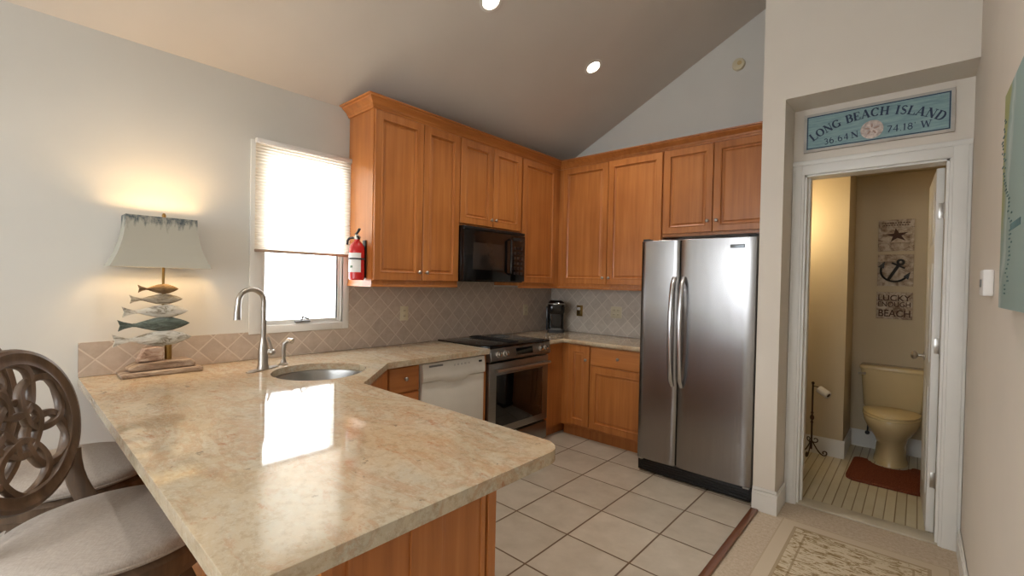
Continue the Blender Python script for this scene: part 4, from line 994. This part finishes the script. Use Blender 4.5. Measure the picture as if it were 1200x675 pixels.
for k in range(5):
    a = PI/2+k*2*PI/5; c0 = (mx_-.005+.022*math.cos(a), sz0+.083+.022*math.sin(a)); ring = []
    for j in range(12):
        q = 2*PI*j/12; u, v = 0.013*math.cos(q), 0.005*math.sin(q); ring.append((c0[0]+u*math.cos(a)-v*math.sin(a), c0[1]+u*math.sin(a)+v*math.cos(a)))
    b.loft([[(x, D2-.0275, z) for x, z in ring], [(x, D2-.0312, z) for x, z in ring]])
b.build('petal', plain('shell_brown', (168, 142, 132), 0.8), sdl, smooth=0)

# ------------------------------------------------------------------ chart picture on the right wall
root = thing('chart_canvas', (XR, -2.60, 1.388), 'pale teal coastal chart print with a green strip of land on the right wall', 'picture')
b = MB(); b.box(-0.03, -0.0015, -0.45, 0.38, 0.0, 0.612, 0.002); b.build('canvas', m_['map'], root, world=False)
b = MB()
rnd = random.Random(3)
for k in range(46):
    y = 0.28-0.10*math.sin(k*.12)+rnd.uniform(-.035, .03); z = 0.04+k*.011; s_ = rnd.uniform(.006, .016)
    b.box(-0.0312, -0.0298, y-s_, y+s_, z, z+.004)
b.build('coastline_marks', m_['tealink'], root, world=False, smooth=0)
b = MB()
for k in range(9): b.box(-0.0312, -0.0298, 0.03+k*.018, 0.042+k*.018, 0.205, 0.222)
b.build('chart_lettering', m_['tealink'], root, world=False, smooth=0)

# ------------------------------------------------------------------ toilet (faces -y)
tx = 2.965
root = thing('toilet', (tx, 0.75, 0), 'bisque two-piece toilet with closed lid against the bathroom back wall', 'toilet')
def oval(cx, cy, rx, ryf, ryb, z, n=36):
    p = []
    for k in range(n):
        a = 2*PI*k/n; c_, s_ = math.cos(a), math.sin(a); p.append((cx+rx*c_, cy+(ryb if s_ > 0 else ryf)*s_, z))
    return p
b = MB(); b.loft([oval(tx, .84, .115, .225, .19, 0), oval(tx, .84, .112, .22, .19, .02), oval(tx, .84, .102, .21, .18, .06), oval(tx, .83, .100, .205, .18, .17), oval(tx, .81, .116, .22, .20, .22), oval(tx, .77, .155, .26, .21, .29), oval(tx, .755, .178, .275, .20, .345), oval(tx, .75, .184, .28, .19, .385), oval(tx, .75, .180, .277, .185, .395)])
b.build('bowl', m_['bisque'], root, smooth=60)
b = MB(); b.loft([oval(tx, .75, .184, .282, .165, .397), oval(tx, .75, .189, .287, .165, .402), oval(tx, .75, .187, .285, .165, .413), oval(tx, .75, .182, .28, .16, .416)]); b.build('seat', m_['seatlid'], root, smooth=60)
b = MB(); b.loft([oval(tx, .75, .184, .282, .160, .4185), oval(tx, .75, .188, .286, .16, .423), oval(tx, .75, .185, .283, .158, .432), oval(tx, .75, .15, .24, .13, .438)]); b.build('lid', m_['seatlid'], root, smooth=60)
def rbox(cx, cy, w_, d_, z, r=.03): return [(cx+x, cy+y, z) for x, y, _ in rrect(w_, d_, 0, r)]
b = MB(); b.loft([rbox(tx, .99, .36, .165, .405), rbox(tx, .985, .39, .175, .43), rbox(tx, .98, .435, .19, .72), rbox(tx, .98, .437, .19, .735)]); b.build('tank', m_['bisque'], root, smooth=50)
b = MB(); b.loft([rbox(tx, .98, .450, .205, .737), rbox(tx, .98, .458, .212, .745), rbox(tx, .98, .458, .212, .762), rbox(tx, .98, .44, .195, .771)]); b.build('tank_lid', m_['bisque'], root, smooth=50)
b = MB(); b.box(tx-.12, tx+.12, .85, 1.05, .35, .404, .02); b.build('bowl_shelf', m_['bisque'], root)
b = MB(); b.tube([(tx-.19, .885, .70), (tx-.205, .868, .70), (tx-.235, .862, .697)], [.012, .009, .008], 10); b.build('flush_lever', m_['nickel'], root)
b = MB(); b.tube([(tx-.17, 1.085, .15), (tx-.17, 1.02, .15), (tx-.165, .99, .22), (tx-.16, .985, .41)], .006, 8); b.ball((tx-.17, 1.03, .15), .018, 10); b.build('supply_line', m_['char'], root)
# contour mat
def mat_poly():
    p = arc((2.80, .18), .07, 180, 270, 6)+arc((3.12, .18), .07, 270, 360, 6)
    p += arc((3.13, .60), .06, 0, 90, 5)+[(3.09, .66), (3.09, .60)]+arc((2.965, .655), .13, 0, -180, 12)[0:13]+[(2.835, .66)]+arc((2.79, .60), .06, 90, 180, 5)
    q = []
    for a in p:
        if not q or (Vector(a)-Vector(q[-1])).length > 0.004: q.append(a)
    return q
b = slab([(x, y) for x, y in [*arc((2.80, .17), .075, 180, 270, 6), *arc((3.11, .17), .075, 270, 360, 6), *arc((3.125, .62), .05, 0, 90, 4), (3.105, .66), (3.095, .62), *arc((2.965, .645), .122, -15, -165, 10), (2.835, .62), (2.825, .66), *arc((2.785, .62), .05, 90, 180, 4)]], None, 0.0005, 0.024, 'bath_mat', m_['rust'], bev=0.009)
tag(b, 'rust red contoured bath mat around the foot of the toilet', 'bath mat')

# toilet paper stand
hx, hy = 2.455, 0.47
root = thing('toilet_paper_stand', (hx, hy, 0), 'wrought iron scroll-footed toilet paper stand left of the toilet', 'stand')
b = MB(); b.tube([(hx, hy, .06), (hx, hy, .62)], .007, 10); b.ball((hx, hy, .625), .012, 12); b.ball((hx, hy, .33), (.016, .016, .024), 12); b.ball((hx, hy, .29), .011, 10); b.ball((hx, hy, .37), .011, 10); b.build('pole', m_['iron'], root)
for q in range(3):
    a = math.radians(-100+q*120); d = Vector((math.cos(a), math.sin(a), 0)); pts = []
    for i in range(10): t = i/9; pts.append(Vector((hx, hy, 0))+d*(0.01+0.085*t)+Vector((0, 0, .12-.105*math.sin(PI*t/2))))
    c0 = pts[-1]+Vector((0, 0, .022))
    for i in range(1, 15): an = -PI/2+i*.42; r = .022-.001*i; pts.append(c0+d*math.cos(an)*r+Vector((0, 0, math.sin(an)*r)))
    b = MB(); b.tube(pts, .005, 8)
    pts = [];
    for i in range(18): an = PI+i*.34; r = .026-.0009*i; pts.append(Vector((hx, hy, 0.14))+d*(.028+math.cos(an)*r)+Vector((0, 0, math.sin(an)*r)))
    b.tube(pts, .004, 8); b.build('leg', m_['iron'], root)
b = MB(); b.tube([(hx, hy, .60), (hx+.04, hy-.02, .60), (hx+.044, hy-.021, .588)], .004, 8); b.build('arm', m_['iron'], root)
ra = Vector((hx+.048, hy-.023, .585)); rb_ = Vector((hx+.118, hy-.055, .548)); dr_ = (rb_-ra).normalized(); root2 = thing('toilet_paper_roll', tuple(ra), 'nearly used white toilet paper roll on the iron stand', 'toilet paper')
b = MB(); b.tube([ra, rb_], .032, 20); b.build('paper', m_['paper'], root2)
b = MB(); b.tube([rb_-dr_*.002, rb_+dr_*.003], .017, 16); b.build('core', m_['iron'], root2)

# three plaques on the bathroom wall
PY = 1.1
def plaque(x0, x1, z0, z1, label, n=4):
    root = thing('wall_plaque', ((x0+x1)/2, PY, z0), label, 'wall art', 'beach plaques above the toilet')
    b = MB(); h = (z1-z0)/n
    for i in range(n): b.box(x0, x1, PY-.022, PY-.0015, z0+i*h+.001, z0+(i+1)*h-.001, .0015)
    b.build('board', m_['plaque'], root, smooth=0); return root
r1 = plaque(2.828, 3.070, 1.775, 2.052, 'whitewashed board with a brown starfish, uppermost of three plaques', 4)
b = MB(); st = []
for k in range(10):
    a = PI/2+k*PI/5+.12; r = .085 if k % 2 == 0 else .030; st.append((2.955+r*math.cos(a), 1.912+r*.75*math.sin(a)))
b.prism(st, PY-.0221, PY-.027, 'y'); b.build('starfish', m_['brown_ink'], r1, smooth=0)
b = MB()
for i, z in enumerate((2.018, 1.998)):
    for k in range(11-i): b.box(2.85+i*.01+k*.018, 2.862+i*.01+k*.018, PY-.0235, PY-.0218, z, z+.008)
b.build('small_lettering', m_['brown_ink'], r1, smooth=0)
r2 = plaque(2.830, 3.072, 1.466, 1.745, 'whitewashed board with a dark iron anchor, middle of three plaques', 4)
b = MB(); ang = math.radians(-28); cx_, cz_ = 2.945, 1.598
def A(u, v): return (cx_+u*math.cos(ang)-v*math.sin(ang), PY-.030, cz_+u*math.sin(ang)+v*math.cos(ang))
b.tube([A(0, -.085), A(0, .06)], (.012, .020), 8); b.tube([A(-.05, .055), A(.05, .055)], (.007, .010), 8)
b.tube([A(.020*math.cos(t), .088+.020*math.sin(t)) for t in [2*PI*k/20 for k in range(20)]], .009, 8, closed=True)
b.tube([A(.095*math.sin(t), .005-.095*math.cos(t)) for t in [math.radians(-78+156*k/20) for k in range(21)]], [(.008, .012+.012*math.sin(PI*k/20)) for k in range(21)], 8)
for s_ in (-1, 1): b.loft([[Vector(A(s_*.075, -.012))+Vector((0, d, 0)), Vector(A(s_*.118, -.022))+Vector((0, d, 0)), Vector(A(s_*.098, .045))+Vector((0, d, 0))] for d in (-.004, .006)])
b.build('anchor', m_['char'], r2, smooth=50)
r3 = plaque(2.829, 3.073, 1.176, 1.414, 'whitewashed board with brown Lucky Enough Beach lettering, lowest of three plaques', 3)
def txt(s_, x0, x1, z, h, parent, name, mat):
    cu = bpy.data.curves.new('t', 'FONT'); cu.body = s_; cu.size = 1; cu.extrude = 0.0; cu.offset = 0.012
    to = bpy.data.objects.new('t', cu); C.objects.link(to); dg = bpy.context.evaluated_depsgraph_get(); me = bpy.data.meshes.new_from_object(to.evaluated_get(dg))
    bpy.data.objects.remove(to)
    xs = [v.co.x for v in me.vertices]; ys = [v.co.y for v in me.vertices]; a, c = min(xs), max(xs); lo_, hi = min(ys), max(ys)
    bm = bmesh.new(); bm.from_mesh(me)
    for v in bm.verts: v.co = Vector((x0+(v.co.x-a)/(c-a)*(x1-x0), PY-.0222, z+(v.co.y-lo_)/(hi-lo_)*h))
    e = bmesh.ops.extrude_face_region(bm, geom=list(bm.faces)); bmesh.ops.translate(bm, vec=(0, -.002, 0), verts=[v for v in e['geom'] if isinstance(v, bmesh.types.BMVert)])
    q = MB(); q.bm.free(); q.bm = bm; bpy.data.meshes.remove(me); return q.build(name, mat, parent, smooth=0)
txt('LUCKY', 2.84, 3.06, 1.336, .052, r3, 'lettering', m_['brown_ink'])
txt('ENOUGH', 2.84, 3.06, 1.284, .044, r3, 'lettering', m_['brown_ink'])
txt('BEACH', 2.845, 3.06, 1.196, .062, r3, 'lettering', m_['brown_ink'])

# bathroom vanity lamp, out of sight to the left of the doorway
root = thing('bathroom_wall_light', (2.2, 0.12, 2.0), 'warm bathroom wall light out of sight left of the doorway', 'wall light')
b = MB(); b.box(2.1, 2.3, .1205, .15, 1.95, 2.05, .004); b.build('back_plate', m_['nickel'], root)
b = MB(); b.ball((2.2, .21, 2.0), .055, 20); b.build('globe', m_['bulb'], root)
l = bpy.data.lights.new('globe_light', 'POINT'); l.energy = 11; l.color = (1.0, 0.80, 0.50); l.shadow_soft_size = 0.06
lo = bpy.data.objects.new('globe_light', l); C.objects.link(lo); lo.parent = root; lo.location = (0.02, .16, 0)
